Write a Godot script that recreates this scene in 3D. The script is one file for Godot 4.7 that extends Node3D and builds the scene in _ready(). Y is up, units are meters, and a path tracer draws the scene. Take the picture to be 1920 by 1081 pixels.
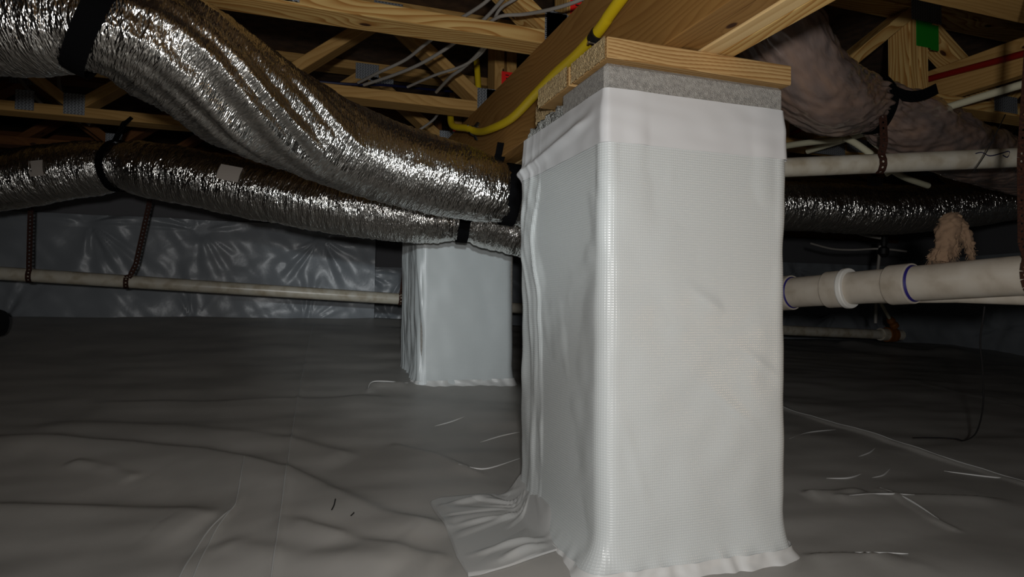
extends Node3D
# A low crawl space: block piers wrapped in white liner, a wooden girder, floor trusses, foil ducts and pipes.

const CAM := Vector3(0, 0.472, 0)
var M := {}
var used := {}
var rng := RandomNumberGenerator.new()
var na := FastNoiseLite.new()
var nb := FastNoiseLite.new()
var nc := FastNoiseLite.new()

func _ready() -> void:
	rng.seed = 7
	# ---- camera
	var cam := Camera3D.new()
	cam.name = "camera"
	cam.position = CAM
	cam.rotation_degrees = Vector3(1.651, -19.345, 0.472)
	cam.fov = 47.964
	cam.near = 0.02
	cam.far = 40.0
	add_child(cam)
	cam.current = true
	# ---- environment: a closed dark space
	var we := WorldEnvironment.new()
	we.name = "environment"
	var env := Environment.new()
	env.background_mode = Environment.BG_COLOR
	env.background_color = Color(0, 0, 0)
	env.tonemap_mode = Environment.TONE_MAPPER_LINEAR
	env.tonemap_exposure = 1.0
	env.sdfgi_enabled = true
	env.ssao_enabled = true
	env.ssil_enabled = true
	we.environment = env
	add_child(we)
	# ---- lights: the hand lamp of the one who stands here, and a dimmer second lamp off to the right
	lamp_spot(Vector3(-0.05, 0.54, 0.20), Vector3(0.55, 0.28, -1.1), Color(1.0, 0.995, 0.99), 1.35, 74.0)
	lamp_spot(Vector3(0.0, 0.72, 0.16), Vector3(0.50, 0.56, -2.6), Color(0.95, 0.985, 1.0), 1.9, 16.0)
	lamp_spot(Vector3(1.70, 0.36, 0.10), Vector3(0.78, 0.42, -1.0), Color(1.0, 0.84, 0.66), 0.18, 22.0)

	setup_noise()
	make_materials()
	build_shell()
	build_floor()
	build_girder()
	build_trusses()
	build_near_pier()
	build_far_pier()
	build_ducts()
	build_pipes()
	build_cables()
	build_small()

func lamp_spot(at: Vector3, to: Vector3, c: Color, e: float, angle: float) -> void:
	var l := SpotLight3D.new()
	l.name = "spot_lamp"
	l.light_color = c
	l.light_energy = e
	l.light_size = 0.03
	l.spot_angle = angle
	l.spot_angle_attenuation = 1.0
	l.spot_range = 14.0
	l.spot_attenuation = 2.0
	l.shadow_enabled = true
	add_child(l, true)
	l.look_at_from_position(at, to, Vector3.UP)

# ------------------------------------------------------------------ naming helpers
func numbered(n: String) -> String:
	var k: int = used.get(n, 0)
	used[n] = k + 1
	return n if k == 0 else "%s_%03d" % [n, k]

func thing(called: String, label: String, category: String, at := Vector3.ZERO, group := "") -> Node3D:
	var o := Node3D.new()
	o.name = numbered(called)
	o.position = at
	add_child(o)
	tag(o, label, category, group)
	return o

func tag(o: Node3D, label: String, category := "", group := "", kind := "") -> Node3D:
	if label: o.set_meta("label", label)
	if category: o.set_meta("category", category)
	if group: o.set_meta("group", group)
	if kind: o.set_meta("kind", kind)
	return o

func origin_of(n: Node) -> Vector3:
	var p := Vector3.ZERO
	while n != self and n is Node3D:
		p += n.position
		n = n.get_parent()
	return p

# meshes are modelled in world metres; the node is moved back by its parent's place
func part(parent: Node, called: String, mesh: Mesh, mat: Material, label := "") -> MeshInstance3D:
	var o := MeshInstance3D.new()
	o.mesh = mesh
	o.material_override = null
	for i in mesh.get_surface_count():
		mesh.surface_set_material(i, mat)
	o.cast_shadow = GeometryInstance3D.SHADOW_CASTING_SETTING_ON
	if parent == self:
		o.name = numbered(called)
		add_child(o)
	else:
		var cnt := 0
		for c in parent.get_children():
			if c.get_meta("base", "") == called: cnt += 1
		o.set_meta("base", called)
		o.name = called if cnt == 0 else "%s_%03d" % [called, cnt]
		o.position = -origin_of(parent)
		parent.add_child(o, true)
	if label: o.set_meta("label", label)
	return o

func single(called: String, label: String, category: String, mesh: Mesh, mat: Material, group := "") -> MeshInstance3D:
	var o := part(self, called, mesh, mat)
	tag(o, label, category, group)
	return o

func struct(called: String, mesh: Mesh, mat: Material, label: String, category: String) -> MeshInstance3D:
	var o := part(self, called, mesh, mat)
	tag(o, label, category, "", "structure")
	return o

# ------------------------------------------------------------------ noise
func setup_noise() -> void:
	na.noise_type = FastNoiseLite.TYPE_SIMPLEX_SMOOTH
	na.seed = 11
	na.frequency = 1.0
	na.fractal_type = FastNoiseLite.FRACTAL_FBM
	na.fractal_octaves = 3
	nb.noise_type = FastNoiseLite.TYPE_SIMPLEX_SMOOTH
	nb.seed = 23
	nb.frequency = 1.0
	nb.fractal_type = FastNoiseLite.FRACTAL_NONE
	nc.noise_type = FastNoiseLite.TYPE_CELLULAR
	nc.seed = 5
	nc.frequency = 1.0
	nc.cellular_return_type = FastNoiseLite.RETURN_DISTANCE2_SUB
	nc.fractal_type = FastNoiseLite.FRACTAL_NONE

func smooth(a: float, b: float, x: float) -> float:
	var t := clampf((x - a) / (b - a), 0.0, 1.0)
	return t * t * (3.0 - 2.0 * t)

# ------------------------------------------------------------------ mesh helpers
func st_new() -> SurfaceTool:
	var st := SurfaceTool.new()
	st.begin(Mesh.PRIMITIVE_TRIANGLES)
	st.set_smooth_group(-1)
	return st

func done(st: SurfaceTool) -> ArrayMesh:
	return st.commit()

func tri(st: SurfaceTool, a: Vector3, b: Vector3, c: Vector3, n: Vector3, ua: Vector2, ub: Vector2, uc: Vector2) -> void:
	if (c - a).cross(b - a).dot(n) < 0.0:
		var t := b
		b = c
		c = t
		var tu := ub
		ub = uc
		uc = tu
	st.set_normal(n)
	st.set_uv(ua)
	st.add_vertex(a)
	st.set_normal(n)
	st.set_uv(ub)
	st.add_vertex(b)
	st.set_normal(n)
	st.set_uv(uc)
	st.add_vertex(c)

# a box with chamfered edges; its long way is xf's x; uv: u metres along, v metres across
func add_box(st: SurfaceTool, xf: Transform3D, size: Vector3, ch := 0.003, uvo := Vector2.ZERO) -> void:
	var h := size * 0.5
	ch = minf(ch, minf(h.x, minf(h.y, h.z)) * 0.6)
	var corner := func(sx: int, sy: int, sz: int, axis: int) -> Vector3:
		var v := Vector3(sx * (h.x - ch), sy * (h.y - ch), sz * (h.z - ch))
		v[axis] = [sx * h.x, sy * h.y, sz * h.z][axis]
		return v
	var uv := func(v: Vector3, axis: int) -> Vector2:
		if axis == 0: return uvo + Vector2(v.z * 0.3 + 0.37, v.y + 0.11)
		if axis == 1: return uvo + Vector2(v.x, v.z + 0.31)
		return uvo + Vector2(v.x, v.y)
	for axis in 3:
		var b := (axis + 1) % 3
		var c := (axis + 2) % 3
		for s in [-1, 1]:
			var q := []
			for k in [[-1, -1], [1, -1], [1, 1], [-1, 1]]:
				var sg := [0, 0, 0]
				sg[axis] = s
				sg[b] = k[0]
				sg[c] = k[1]
				q.append(corner.call(sg[0], sg[1], sg[2], axis))
			var n := Vector3.ZERO
			n[axis] = s
			var wn := (xf.basis * n).normalized()
			tri(st, xf * q[0], xf * q[1], xf * q[2], wn, uv.call(q[0], axis), uv.call(q[1], axis), uv.call(q[2], axis))
			tri(st, xf * q[0], xf * q[2], xf * q[3], wn, uv.call(q[0], axis), uv.call(q[2], axis), uv.call(q[3], axis))
		# the four chamfers along this axis
		for sb in [-1, 1]:
			for sc in [-1, 1]:
				var e := []
				for sa in [-1, 1]:
					var sg := [0, 0, 0]
					sg[axis] = sa
					sg[b] = sb
					sg[c] = sc
					e.append(corner.call(sg[0], sg[1], sg[2], b))
					e.append(corner.call(sg[0], sg[1], sg[2], c))
				var n := Vector3.ZERO
				n[b] = sb
				n[c] = sc
				var wn := (xf.basis * n).normalized()
				tri(st, xf * e[0], xf * e[2], xf * e[3], wn, uv.call(e[0], 1), uv.call(e[2], 1), uv.call(e[3], 1))
				tri(st, xf * e[0], xf * e[3], xf * e[1], wn, uv.call(e[0], 1), uv.call(e[3], 1), uv.call(e[1], 1))
	for sx in [-1, 1]:
		for sy in [-1, 1]:
			for sz in [-1, 1]:
				var a: Vector3 = corner.call(sx, sy, sz, 0)
				var b2: Vector3 = corner.call(sx, sy, sz, 1)
				var c2: Vector3 = corner.call(sx, sy, sz, 2)
				tri(st, xf * a, xf * b2, xf * c2, (xf.basis * Vector3(sx, sy, sz)).normalized(), Vector2.ZERO, Vector2.ZERO, Vector2.ZERO)

func box_mesh(lo: Vector3, hi: Vector3, ch := 0.003, uvo := Vector2.ZERO) -> ArrayMesh:
	var st := st_new()
	add_box(st, Transform3D(Basis(), (lo + hi) * 0.5), hi - lo, ch, uvo)
	return done(st)

# a box whose long way is z
func box_mesh_z(lo: Vector3, hi: Vector3, ch := 0.003, uvo := Vector2.ZERO) -> ArrayMesh:
	var st := st_new()
	var s := hi - lo
	add_box(st, Transform3D(Basis(Vector3(0, 0, -1), Vector3(0, 1, 0), Vector3(1, 0, 0)), (lo + hi) * 0.5), Vector3(s.z, s.y, s.x), ch, uvo)
	return done(st)

func bar_mesh(a: Vector3, b: Vector3, wide: float, thick: float, side: Vector3, uvo := Vector2.ZERO, ch := 0.003) -> ArrayMesh:
	var st := st_new()
	add_bar(st, a, b, wide, thick, side, uvo, ch)
	return done(st)

# a board from a to b; "wide" is measured along side
func add_bar(st: SurfaceTool, a: Vector3, b: Vector3, wide: float, thick: float, side: Vector3, uvo := Vector2.ZERO, ch := 0.003) -> void:
	var x := (b - a).normalized()
	var z := (side - x * side.dot(x)).normalized()
	add_box(st, Transform3D(Basis(x, z.cross(x), z), (a + b) * 0.5), Vector3(a.distance_to(b), thick, wide), ch, uvo)

# a smooth sheet or tube from a grid of points, nu around/across and nv along
func grid_mesh(pos: PackedVector3Array, uvs: PackedVector2Array, nu: int, nv: int, wrap: bool, flip := false) -> ArrayMesh:
	var nrm := PackedVector3Array()
	nrm.resize(pos.size())
	var last := nu - 1   # with wrap the last column repeats the first
	for j in nv:
		for i in nu:
			var i0 := i - 1
			var i1 := i + 1
			if wrap:
				if i0 < 0: i0 = last - 1
				if i1 > last: i1 = 1
			else:
				i0 = maxi(i0, 0)
				i1 = mini(i1, last)
			var j0 := maxi(j - 1, 0)
			var j1 := mini(j + 1, nv - 1)
			var n := (pos[j * nu + i1] - pos[j * nu + i0]).cross(pos[j1 * nu + i] - pos[j0 * nu + i]).normalized()
			nrm[j * nu + i] = -n if flip else n
	var idx := PackedInt32Array()
	idx.resize((nu - 1) * (nv - 1) * 6)
	var k := 0
	for j in nv - 1:
		for i in nu - 1:
			var a := j * nu + i
			var b := a + 1
			var d := a + nu
			var c := d + 1
			if flip:
				idx[k] = a; idx[k + 1] = b; idx[k + 2] = c; idx[k + 3] = a; idx[k + 4] = c; idx[k + 5] = d
			else:
				idx[k] = a; idx[k + 1] = c; idx[k + 2] = b; idx[k + 3] = a; idx[k + 4] = d; idx[k + 5] = c
			k += 6
	var arr := []
	arr.resize(Mesh.ARRAY_MAX)
	arr[Mesh.ARRAY_VERTEX] = pos
	arr[Mesh.ARRAY_NORMAL] = nrm
	arr[Mesh.ARRAY_TEX_UV] = uvs
	arr[Mesh.ARRAY_INDEX] = idx
	var m := ArrayMesh.new()
	m.add_surface_from_arrays(Mesh.PRIMITIVE_TRIANGLES, arr)
	return m

# Catmull-Rom through points (x, y, z, radius)
func spline(pts: Array, step: float) -> Array:
	var out := []
	for i in pts.size() - 1:
		var p0: Vector4 = pts[maxi(i - 1, 0)]
		var p1: Vector4 = pts[i]
		var p2: Vector4 = pts[i + 1]
		var p3: Vector4 = pts[mini(i + 2, pts.size() - 1)]
		var d := Vector3(p1.x, p1.y, p1.z).distance_to(Vector3(p2.x, p2.y, p2.z))
		var n := maxi(1, int(ceil(d / step)))
		for k in n:
			var t := float(k) / n
			out.append(0.5 * ((2.0 * p1) + (p2 - p0) * t + (2.0 * p0 - 5.0 * p1 + 4.0 * p2 - p3) * t * t + (3.0 * p1 - p0 - 3.0 * p2 + p3) * t * t * t))
	out.append(pts[-1])
	return out

func v4(points: Array, r: float) -> Array:
	var o := []
	for p in points: o.append(Vector4(p.x, p.y, p.z, r))
	return o

# frames along a path, without twist; returns [centres, normals, binormals, lengths]
func frames(path: Array) -> Array:
	var c := PackedVector3Array()
	for p in path: c.append(Vector3(p.x, p.y, p.z))
	var nn := PackedVector3Array()
	var bb := PackedVector3Array()
	var ll := PackedFloat32Array()
	var n := Vector3.ZERO
	var s := 0.0
	for i in c.size():
		var t := (c[mini(i + 1, c.size() - 1)] - c[maxi(i - 1, 0)]).normalized()
		if i == 0:
			n = (Vector3.UP if absf(t.y) < 0.9 else Vector3.RIGHT)
		n = (n - t * n.dot(t)).normalized()
		nn.append(n)
		bb.append(t.cross(n))
		if i > 0: s += c[i].distance_to(c[i - 1])
		ll.append(s)
	return [c, nn, bb, ll]

# displacement: Callable(angle, along) -> metres added to the radius
func tube_mesh(path: Array, sides: int, disp = null, caps := true) -> ArrayMesh:
	var f := frames(path)
	var nv := path.size()
	var nu := sides + 1
	var pos := PackedVector3Array()
	var uvs := PackedVector2Array()
	pos.resize(nu * nv)
	uvs.resize(nu * nv)
	for j in nv:
		var r: float = path[j].w
		for i in nu:
			var a := TAU * (i % sides) / sides
			var rr := r
			if disp != null: rr += disp.call(a, f[3][j])
			pos[j * nu + i] = f[0][j] + (f[1][j] * cos(a) + f[2][j] * sin(a)) * rr
			uvs[j * nu + i] = Vector2(TAU * float(i) / sides * r, f[3][j])
	var m := grid_mesh(pos, uvs, nu, nv, true)
	if caps:
		var st := st_new()
		st.append_from(m, 0, Transform3D())
		for e in [0, nv - 1]:
			var t: Vector3 = (f[0][1] - f[0][0]).normalized() if e == 0 else (f[0][nv - 1] - f[0][nv - 2]).normalized()
			var n := -t if e == 0 else t
			for i in sides:
				tri(st, f[0][e], pos[e * nu + i], pos[e * nu + i + 1], n, Vector2.ZERO, Vector2(0.01, 0), Vector2(0, 0.01))
		m = st.commit()
	return m

func wire_mesh(points: Array, r: float, sides := 8, step := 0.012) -> ArrayMesh:
	return tube_mesh(spline(v4(points, r), step), sides)

func pipe_mesh(a: Vector3, b: Vector3, r: float, sides := 32) -> ArrayMesh:
	return tube_mesh([Vector4(a.x, a.y, a.z, r), Vector4(b.x, b.y, b.z, r)], sides)

# a turned body along a-b: profile of (share along, radius)
func lathe(a: Vector3, b: Vector3, prof: Array, sides := 32) -> ArrayMesh:
	var path := []
	for p in prof:
		var q := a.lerp(b, p.x)
		path.append(Vector4(q.x, q.y, q.z, p.y))
	return tube_flat(path, sides)

func tube_flat(path: Array, sides: int) -> ArrayMesh:
	# like tube_mesh but hard-edged along its length
	var t := Vector3(path[-1].x - path[0].x, path[-1].y - path[0].y, path[-1].z - path[0].z).normalized()
	var n := (Vector3.UP - t * t.y).normalized() if absf(t.y) < 0.9 else Vector3.RIGHT
	n = (n - t * n.dot(t)).normalized()
	var b := t.cross(n)
	var st := st_new()
	for j in path.size() - 1:
		var c0 := Vector3(path[j].x, path[j].y, path[j].z)
		var c1 := Vector3(path[j + 1].x, path[j + 1].y, path[j + 1].z)
		var r0: float = path[j].w
		var r1: float = path[j + 1].w
		var dl := (c1 - c0).dot(t)
		for i in sides:
			var q := []
			var nn := []
			for k in 2:
				var a := TAU * (i + k) / sides
				var d := n * cos(a) + b * sin(a)
				q.append(c0 + d * r0)
				q.append(c1 + d * r1)
				nn.append((d * maxf(dl, 1e-5) - t * (r1 - r0) * (1.0 if dl >= 0 else -1.0)).normalized())
			for f in [[0, 1, 3], [0, 3, 2]]:
				var vs := [q[f[0]], q[f[1]], q[f[2]]]
				var ns := [nn[f[0] / 2], nn[f[1] / 2], nn[f[2] / 2]]
				var mid: Vector3 = ns[0] + ns[1] + ns[2]
				if (vs[2] - vs[0]).cross(vs[1] - vs[0]).dot(mid) < 0.0:
					vs = [vs[0], vs[2], vs[1]]
					ns = [ns[0], ns[2], ns[1]]
				for k in 3:
					st.set_normal(ns[k])
					st.set_uv(Vector2(TAU * i / sides * 0.05, vs[k].dot(t)))
					st.add_vertex(vs[k])
	return st.commit()

# a flat band along a path; wide measured along side[j], with real thickness
func ribbon_mesh(centers: Array, sides: Array, wide: float, thick: float) -> ArrayMesh:
	var st := st_new()
	var n := centers.size()
	var ring := []
	for j in n:
		var t: Vector3 = (centers[mini(j + 1, n - 1)] - centers[maxi(j - 1, 0)]).normalized()
		var s: Vector3 = sides[j] if sides.size() > 1 else sides[0]
		s = (s - t * s.dot(t)).normalized()
		var u := t.cross(s)
		var c: Vector3 = centers[j]
		ring.append([c + s * wide * 0.5 + u * thick * 0.5, c - s * wide * 0.5 + u * thick * 0.5, c - s * wide * 0.5 - u * thick * 0.5, c + s * wide * 0.5 - u * thick * 0.5, u, s])
	for j in n - 1:
		var a: Array = ring[j]
		var b: Array = ring[j + 1]
		for k in 4:
			var k2 := (k + 1) % 4
			var nn: Vector3 = [a[4], -a[5], -a[4], a[5]][k]
			tri(st, a[k], a[k2], b[k2], nn, Vector2(k * 0.02, j * 0.02), Vector2(k * 0.02 + 0.02, j * 0.02), Vector2(k * 0.02 + 0.02, j * 0.02 + 0.02))
			tri(st, a[k], b[k2], b[k], nn, Vector2(k * 0.02, j * 0.02), Vector2(k * 0.02 + 0.02, j * 0.02 + 0.02), Vector2(k * 0.02, j * 0.02 + 0.02))
	return st.commit()

# a perforated steel strap: a band with round holes at an even pitch
func strap_mesh(points: Array, side: Vector3, wide: float, pitch: float, hole: float, thick := 0.0012) -> ArrayMesh:
	# resample at even pitch
	var lens := [0.0]
	for i in range(1, points.size()): lens.append(lens[-1] + points[i].distance_to(points[i - 1]))
	var total: float = lens[-1]
	var at := func(s: float) -> Vector3:
		s = clampf(s, 0.0, total)
		for i in range(1, points.size()):
			if s <= lens[i]: return points[i - 1].lerp(points[i], (s - lens[i - 1]) / maxf(lens[i] - lens[i - 1], 1e-6))
		return points[-1]
	var st := st_new()
	var cells := maxi(1, int(total / pitch))
	var pl := total / cells
	for c in cells:
		var s0 := c * pl
		var ctr: Vector3 = at.call(s0 + pl * 0.5)
		var t: Vector3 = (at.call(s0 + pl) - at.call(s0)).normalized()
		var sd := (side - t * side.dot(t)).normalized()
		var u := t.cross(sd)
		for face in [1.0, -1.0]:
			var ca := atan2(pl, wide)
			var angs := [0.0, ca, PI / 2, PI - ca, PI, PI + ca, PI * 1.5, TAU - ca, TAU]
			for k in 16:
				var a0: float = lerpf(angs[k / 2], angs[k / 2 + 1], 0.5 * (k % 2))
				var a1: float = lerpf(angs[k / 2], angs[k / 2 + 1], 0.5 * (k % 2) + 0.5)
				var q := []
				for a in [a0, a1]:
					var d := Vector2(cos(a), sin(a))
					var m := minf(wide * 0.5 / maxf(absf(d.x), 1e-5), pl * 0.5 / maxf(absf(d.y), 1e-5))
					q.append(ctr + sd * d.x * hole + t * d.y * hole + u * thick * 0.5 * face)
					q.append(ctr + sd * d.x * m + t * d.y * m + u * thick * 0.5 * face)
				tri(st, q[0], q[1], q[3], u * face, Vector2.ZERO, Vector2(0, 0.01), Vector2(0.01, 0))
				tri(st, q[0], q[3], q[2], u * face, Vector2.ZERO, Vector2(0, 0.01), Vector2(0.01, 0))
	return st.commit()

# ------------------------------------------------------------------ textures
func img_tex(w: int, h: int, f: Callable) -> ImageTexture:
	var b := PackedByteArray()
	b.resize(w * h * 3)
	var k := 0
	for y in h:
		for x in w:
			var c: Color = f.call(x, y)
			b[k] = int(clampf(c.r, 0, 1) * 255.0)
			b[k + 1] = int(clampf(c.g, 0, 1) * 255.0)
			b[k + 2] = int(clampf(c.b, 0, 1) * 255.0)
			k += 3
	return ImageTexture.create_from_image(Image.create_from_data(w, h, false, Image.FORMAT_RGB8, b))

# tileable by blending: noise on a torus is dear, so use mirrored distance
func wood_tex(sd: int, light: Color, dark: Color, rings: float, contrast: float, knots: int, wav := 1.0) -> ImageTexture:
	var n1 := FastNoiseLite.new()
	n1.noise_type = FastNoiseLite.TYPE_SIMPLEX_SMOOTH
	n1.seed = sd
	n1.frequency = 1.0
	n1.fractal_type = FastNoiseLite.FRACTAL_NONE
	var kn := []
	var r := RandomNumberGenerator.new()
	r.seed = sd * 13 + 1
	for i in knots: kn.append(Vector3(r.randf() * 2.0, r.randf() * 0.25, r.randf_range(0.006, 0.012)))
	# 2 m by 0.25 m on 1024 x 256
	return img_tex(1024, 256, func(px: int, py: int) -> Color:
		var x := px / 1024.0 * 2.0
		var y := py / 256.0 * 0.25
		var fade := smooth(1.75, 2.0, x)
		var w1 := lerpf(n1.get_noise_2d(x * 1.3, y * 5.0), n1.get_noise_2d((x - 2.0) * 1.3, y * 5.0), fade)
		var w2 := lerpf(n1.get_noise_2d(x * 5.0 + 40.0, y * 30.0), n1.get_noise_2d((x - 2.0) * 5.0 + 40.0, y * 30.0), fade)
		var v := y * 46.0 + (w1 * 2.2 + w2 * 0.25) * wav
		var dk := 0.0
		for k in kn:
			var d := Vector2((x - k.x) * 0.55, y - k.y).length()
			v += 1.4 * exp(-d * d / (k.z * k.z * 9.0))
			dk = maxf(dk, 1.0 - smooth(k.z * 0.5, k.z * 0.9, d))
		var g := fposmod(v * rings, 1.0)
		g = pow(g, 2.2) * (1.0 - smooth(0.9, 1.0, g))
		var fine := n1.get_noise_2d(x * 12.0, y * 700.0) * 0.5 + 0.5
		var t := clampf(g * contrast + fine * 0.16 + w2 * 0.08, 0.0, 1.0)
		var c := light.lerp(dark, t)
		return c.lerp(Color(0.16, 0.07, 0.03), dk * 0.8))

func noise_tex(freq: float, oct: int, type: int, sd: int, size := 512) -> NoiseTexture2D:
	var n := FastNoiseLite.new()
	n.noise_type = type
	n.seed = sd
	n.frequency = freq
	n.fractal_octaves = oct
	n.fractal_type = FastNoiseLite.FRACTAL_FBM if oct > 1 else FastNoiseLite.FRACTAL_NONE
	if type == FastNoiseLite.TYPE_CELLULAR: n.cellular_return_type = FastNoiseLite.RETURN_DISTANCE
	var t := NoiseTexture2D.new()
	t.width = size
	t.height = size
	t.seamless = true
	t.noise = n
	return t

func noise_color(freq: float, oct: int, sd: int, cols: Array, size := 512) -> NoiseTexture2D:
	var t := noise_tex(freq, oct, FastNoiseLite.TYPE_SIMPLEX_SMOOTH, sd, size)
	var g := Gradient.new()
	g.offsets = PackedFloat32Array([0.0, 0.5, 1.0])
	g.colors = PackedColorArray(cols)
	t.color_ramp = g
	return t

func mat(called: String, c: Color, rough: float, metal := 0.0) -> StandardMaterial3D:
	var m := StandardMaterial3D.new()
	m.resource_name = called
	m.albedo_color = c
	m.roughness = rough
	m.metallic = metal
	M[called] = m
	return m

func bump(m: StandardMaterial3D, t: Texture2D, cm: float) -> void:
	m.heightmap_enabled = true
	m.heightmap_texture = t
	m.heightmap_scale = cm

func tri_map(m: StandardMaterial3D, s: float) -> void:
	m.uv1_triplanar = true
	m.uv1_scale = Vector3(s, s, s)

func make_materials() -> void:
	var m: StandardMaterial3D
	# lumber: uv in metres -> 2 m x 0.25 m
	var pine := wood_tex(3, Color(0.83, 0.70, 0.45), Color(0.60, 0.40, 0.18), 1.2, 1.0, 3)
	var pine2 := wood_tex(8, Color(0.74, 0.59, 0.36), Color(0.58, 0.42, 0.21), 1.0, 0.55, 2)
	var brown := wood_tex(17, Color(0.60, 0.45, 0.25), Color(0.46, 0.31, 0.145), 1.4, 0.6, 3)
	var treated := wood_tex(29, Color(0.76, 0.63, 0.43), Color(0.50, 0.34, 0.17), 3.0, 1.0, 0, 0.35)
	for k in [["pine", pine], ["pine_plain", pine2], ["wood_brown", brown], ["wood_treated", treated]]:
		m = mat(k[0], Color.WHITE, 0.7)
		m.albedo_texture = k[1]
		m.uv1_scale = Vector3(0.5, 4.0, 1.0)
		m.metallic_specular = 0.3
	m = mat("wood_ply_light", Color(1.0, 1.0, 1.0), 0.7)
	m.albedo_texture = wood_tex(41, Color(0.88, 0.76, 0.55), Color(0.72, 0.56, 0.34), 0.8, 0.6, 1, 0.5)
	m.uv1_scale = Vector3(0.5, 4.0, 1.0)
	m.metallic_specular = 0.3
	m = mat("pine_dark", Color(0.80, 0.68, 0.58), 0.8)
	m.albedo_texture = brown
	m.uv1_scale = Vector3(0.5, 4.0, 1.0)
	# rough end grain
	m = mat("end_grain", Color.WHITE, 0.9)
	m.albedo_texture = noise_color(0.02, 4, 71, [Color(0.62, 0.52, 0.37), Color(0.76, 0.66, 0.48), Color(0.85, 0.76, 0.58)])
	tri_map(m, 6.0)
	bump(m, noise_tex(0.08, 3, FastNoiseLite.TYPE_SIMPLEX_SMOOTH, 72), 0.4)
	# subfloor
	m = mat("subfloor", Color.WHITE, 0.85)
	m.albedo_texture = noise_color(0.02, 4, 81, [Color(0.20, 0.14, 0.09), Color(0.29, 0.21, 0.14), Color(0.36, 0.27, 0.18)])
	tri_map(m, 1.5)
	# liner: white sheeting with a reinforcing grid, 16 by 16 threads on 7.4 cm
	var grid := img_tex(256, 256, func(px: int, py: int) -> Color:
		var a := absf(fposmod(py / 16.0, 1.0) - 0.5) * 2.0
		var b := absf(fposmod(px / 16.0, 1.0) - 0.5) * 2.0
		var h := maxf(smooth(0.45, 1.0, a), smooth(0.5, 1.0, b) * 0.55)
		return Color(h, h, h))
	m = mat("liner_wrap", Color(0.80, 0.815, 0.81), 0.30)
	bump(m, grid, 0.05)
	m.uv1_scale = Vector3(13.5, 13.5, 1.0)
	m.metallic_specular = 0.5
	m = mat("liner_far", Color(0.77, 0.79, 0.79), 0.28)
	bump(m, grid, 0.025)
	m.uv1_scale = Vector3(13.5, 13.5, 1.0)
	m = mat("tape_white", Color(0.81, 0.81, 0.81), 0.5)
	m = mat("tape_floor", Color(0.82, 0.82, 0.81), 0.38)
	mat("patch_liner", Color(0.70, 0.70, 0.69), 0.36)
	# floor liner
	m = mat("floor_liner", Color(0.88, 0.87, 0.86), 0.45)
	m.albedo_texture = noise_color(0.006, 5, 91, [Color(0.68, 0.675, 0.66), Color(0.74, 0.735, 0.72), Color(0.77, 0.765, 0.75)])
	m.uv1_scale = Vector3(0.8, 0.8, 1.0)
	bump(m, noise_tex(0.02, 3, FastNoiseLite.TYPE_SIMPLEX_SMOOTH, 92), 0.06)
	m.metallic_specular = 0.45
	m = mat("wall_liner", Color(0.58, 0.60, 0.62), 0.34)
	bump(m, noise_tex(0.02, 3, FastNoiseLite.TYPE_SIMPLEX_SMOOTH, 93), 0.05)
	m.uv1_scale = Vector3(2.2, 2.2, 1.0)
	# foil
	var crinkle := noise_tex(0.05, 2, FastNoiseLite.TYPE_SIMPLEX_SMOOTH, 101)
	m = mat("foil", Color(0.88, 0.87, 0.85), 0.21, 1.0)
	bump(m, crinkle, 0.25)
	m.uv1_scale = Vector3(1.8, 8.0, 1.0)
	# clear sleeve over pink wool
	m = mat("pink_sleeve", Color.WHITE, 0.7)
	m.albedo_texture = noise_color(0.012, 5, 111, [Color(0.40, 0.36, 0.35), Color(0.54, 0.46, 0.42), Color(0.62, 0.50, 0.42)])
	m.uv1_scale = Vector3(2.0, 0.8, 1.0)
	bump(m, noise_tex(0.03, 3, FastNoiseLite.TYPE_SIMPLEX_SMOOTH, 112), 0.25)
	m.clearcoat_enabled = true
	m.clearcoat = 1.0
	m.clearcoat_roughness = 0.15
	# masonry
	m = mat("block", Color.WHITE, 0.92)
	m.albedo_texture = noise_color(0.03, 5, 121, [Color(0.52, 0.51, 0.49), Color(0.62, 0.605, 0.58), Color(0.70, 0.69, 0.66)])
	tri_map(m, 5.0)
	bump(m, noise_tex(0.15, 3, FastNoiseLite.TYPE_SIMPLEX_SMOOTH, 122), 0.25)
	m = mat("block_rough", Color.WHITE, 0.95)
	m.albedo_texture = noise_color(0.03, 5, 124, [Color(0.50, 0.50, 0.48), Color(0.63, 0.63, 0.61), Color(0.72, 0.72, 0.69)])
	tri_map(m, 6.0)
	bump(m, noise_tex(0.08, 4, FastNoiseLite.TYPE_SIMPLEX_SMOOTH, 125), 0.7)
	m = mat("block_dark", Color(0.42, 0.42, 0.43), 0.95)
	# pvc
	m = mat("pvc", Color.WHITE, 0.32)
	m.albedo_texture = noise_color(0.01, 5, 131, [Color(0.66, 0.60, 0.50), Color(0.83, 0.80, 0.73), Color(0.85, 0.83, 0.78)])
	tri_map(m, 2.5)
	m = mat("pvc_grey", Color.WHITE, 0.40)
	m.albedo_texture = noise_color(0.01, 5, 132, [Color(0.60, 0.55, 0.48), Color(0.74, 0.70, 0.64), Color(0.78, 0.75, 0.70)])
	tri_map(m, 2.5)
	mat("pvc_white", Color(0.90, 0.89, 0.86), 0.35)
	mat("pex_white", Color(0.86, 0.84, 0.72), 0.4)
	mat("pex_red", Color(0.50, 0.07, 0.05), 0.4)
	mat("primer", Color(0.13, 0.09, 0.42), 0.5)
	mat("ink", Color(0.07, 0.06, 0.25), 0.6)
	m = mat("rust", Color.WHITE, 0.75, 0.3)
	m.albedo_texture = noise_color(0.03, 4, 141, [Color(0.12, 0.06, 0.04), Color(0.24, 0.12, 0.07), Color(0.40, 0.24, 0.14)])
	tri_map(m, 10.0)
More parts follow.
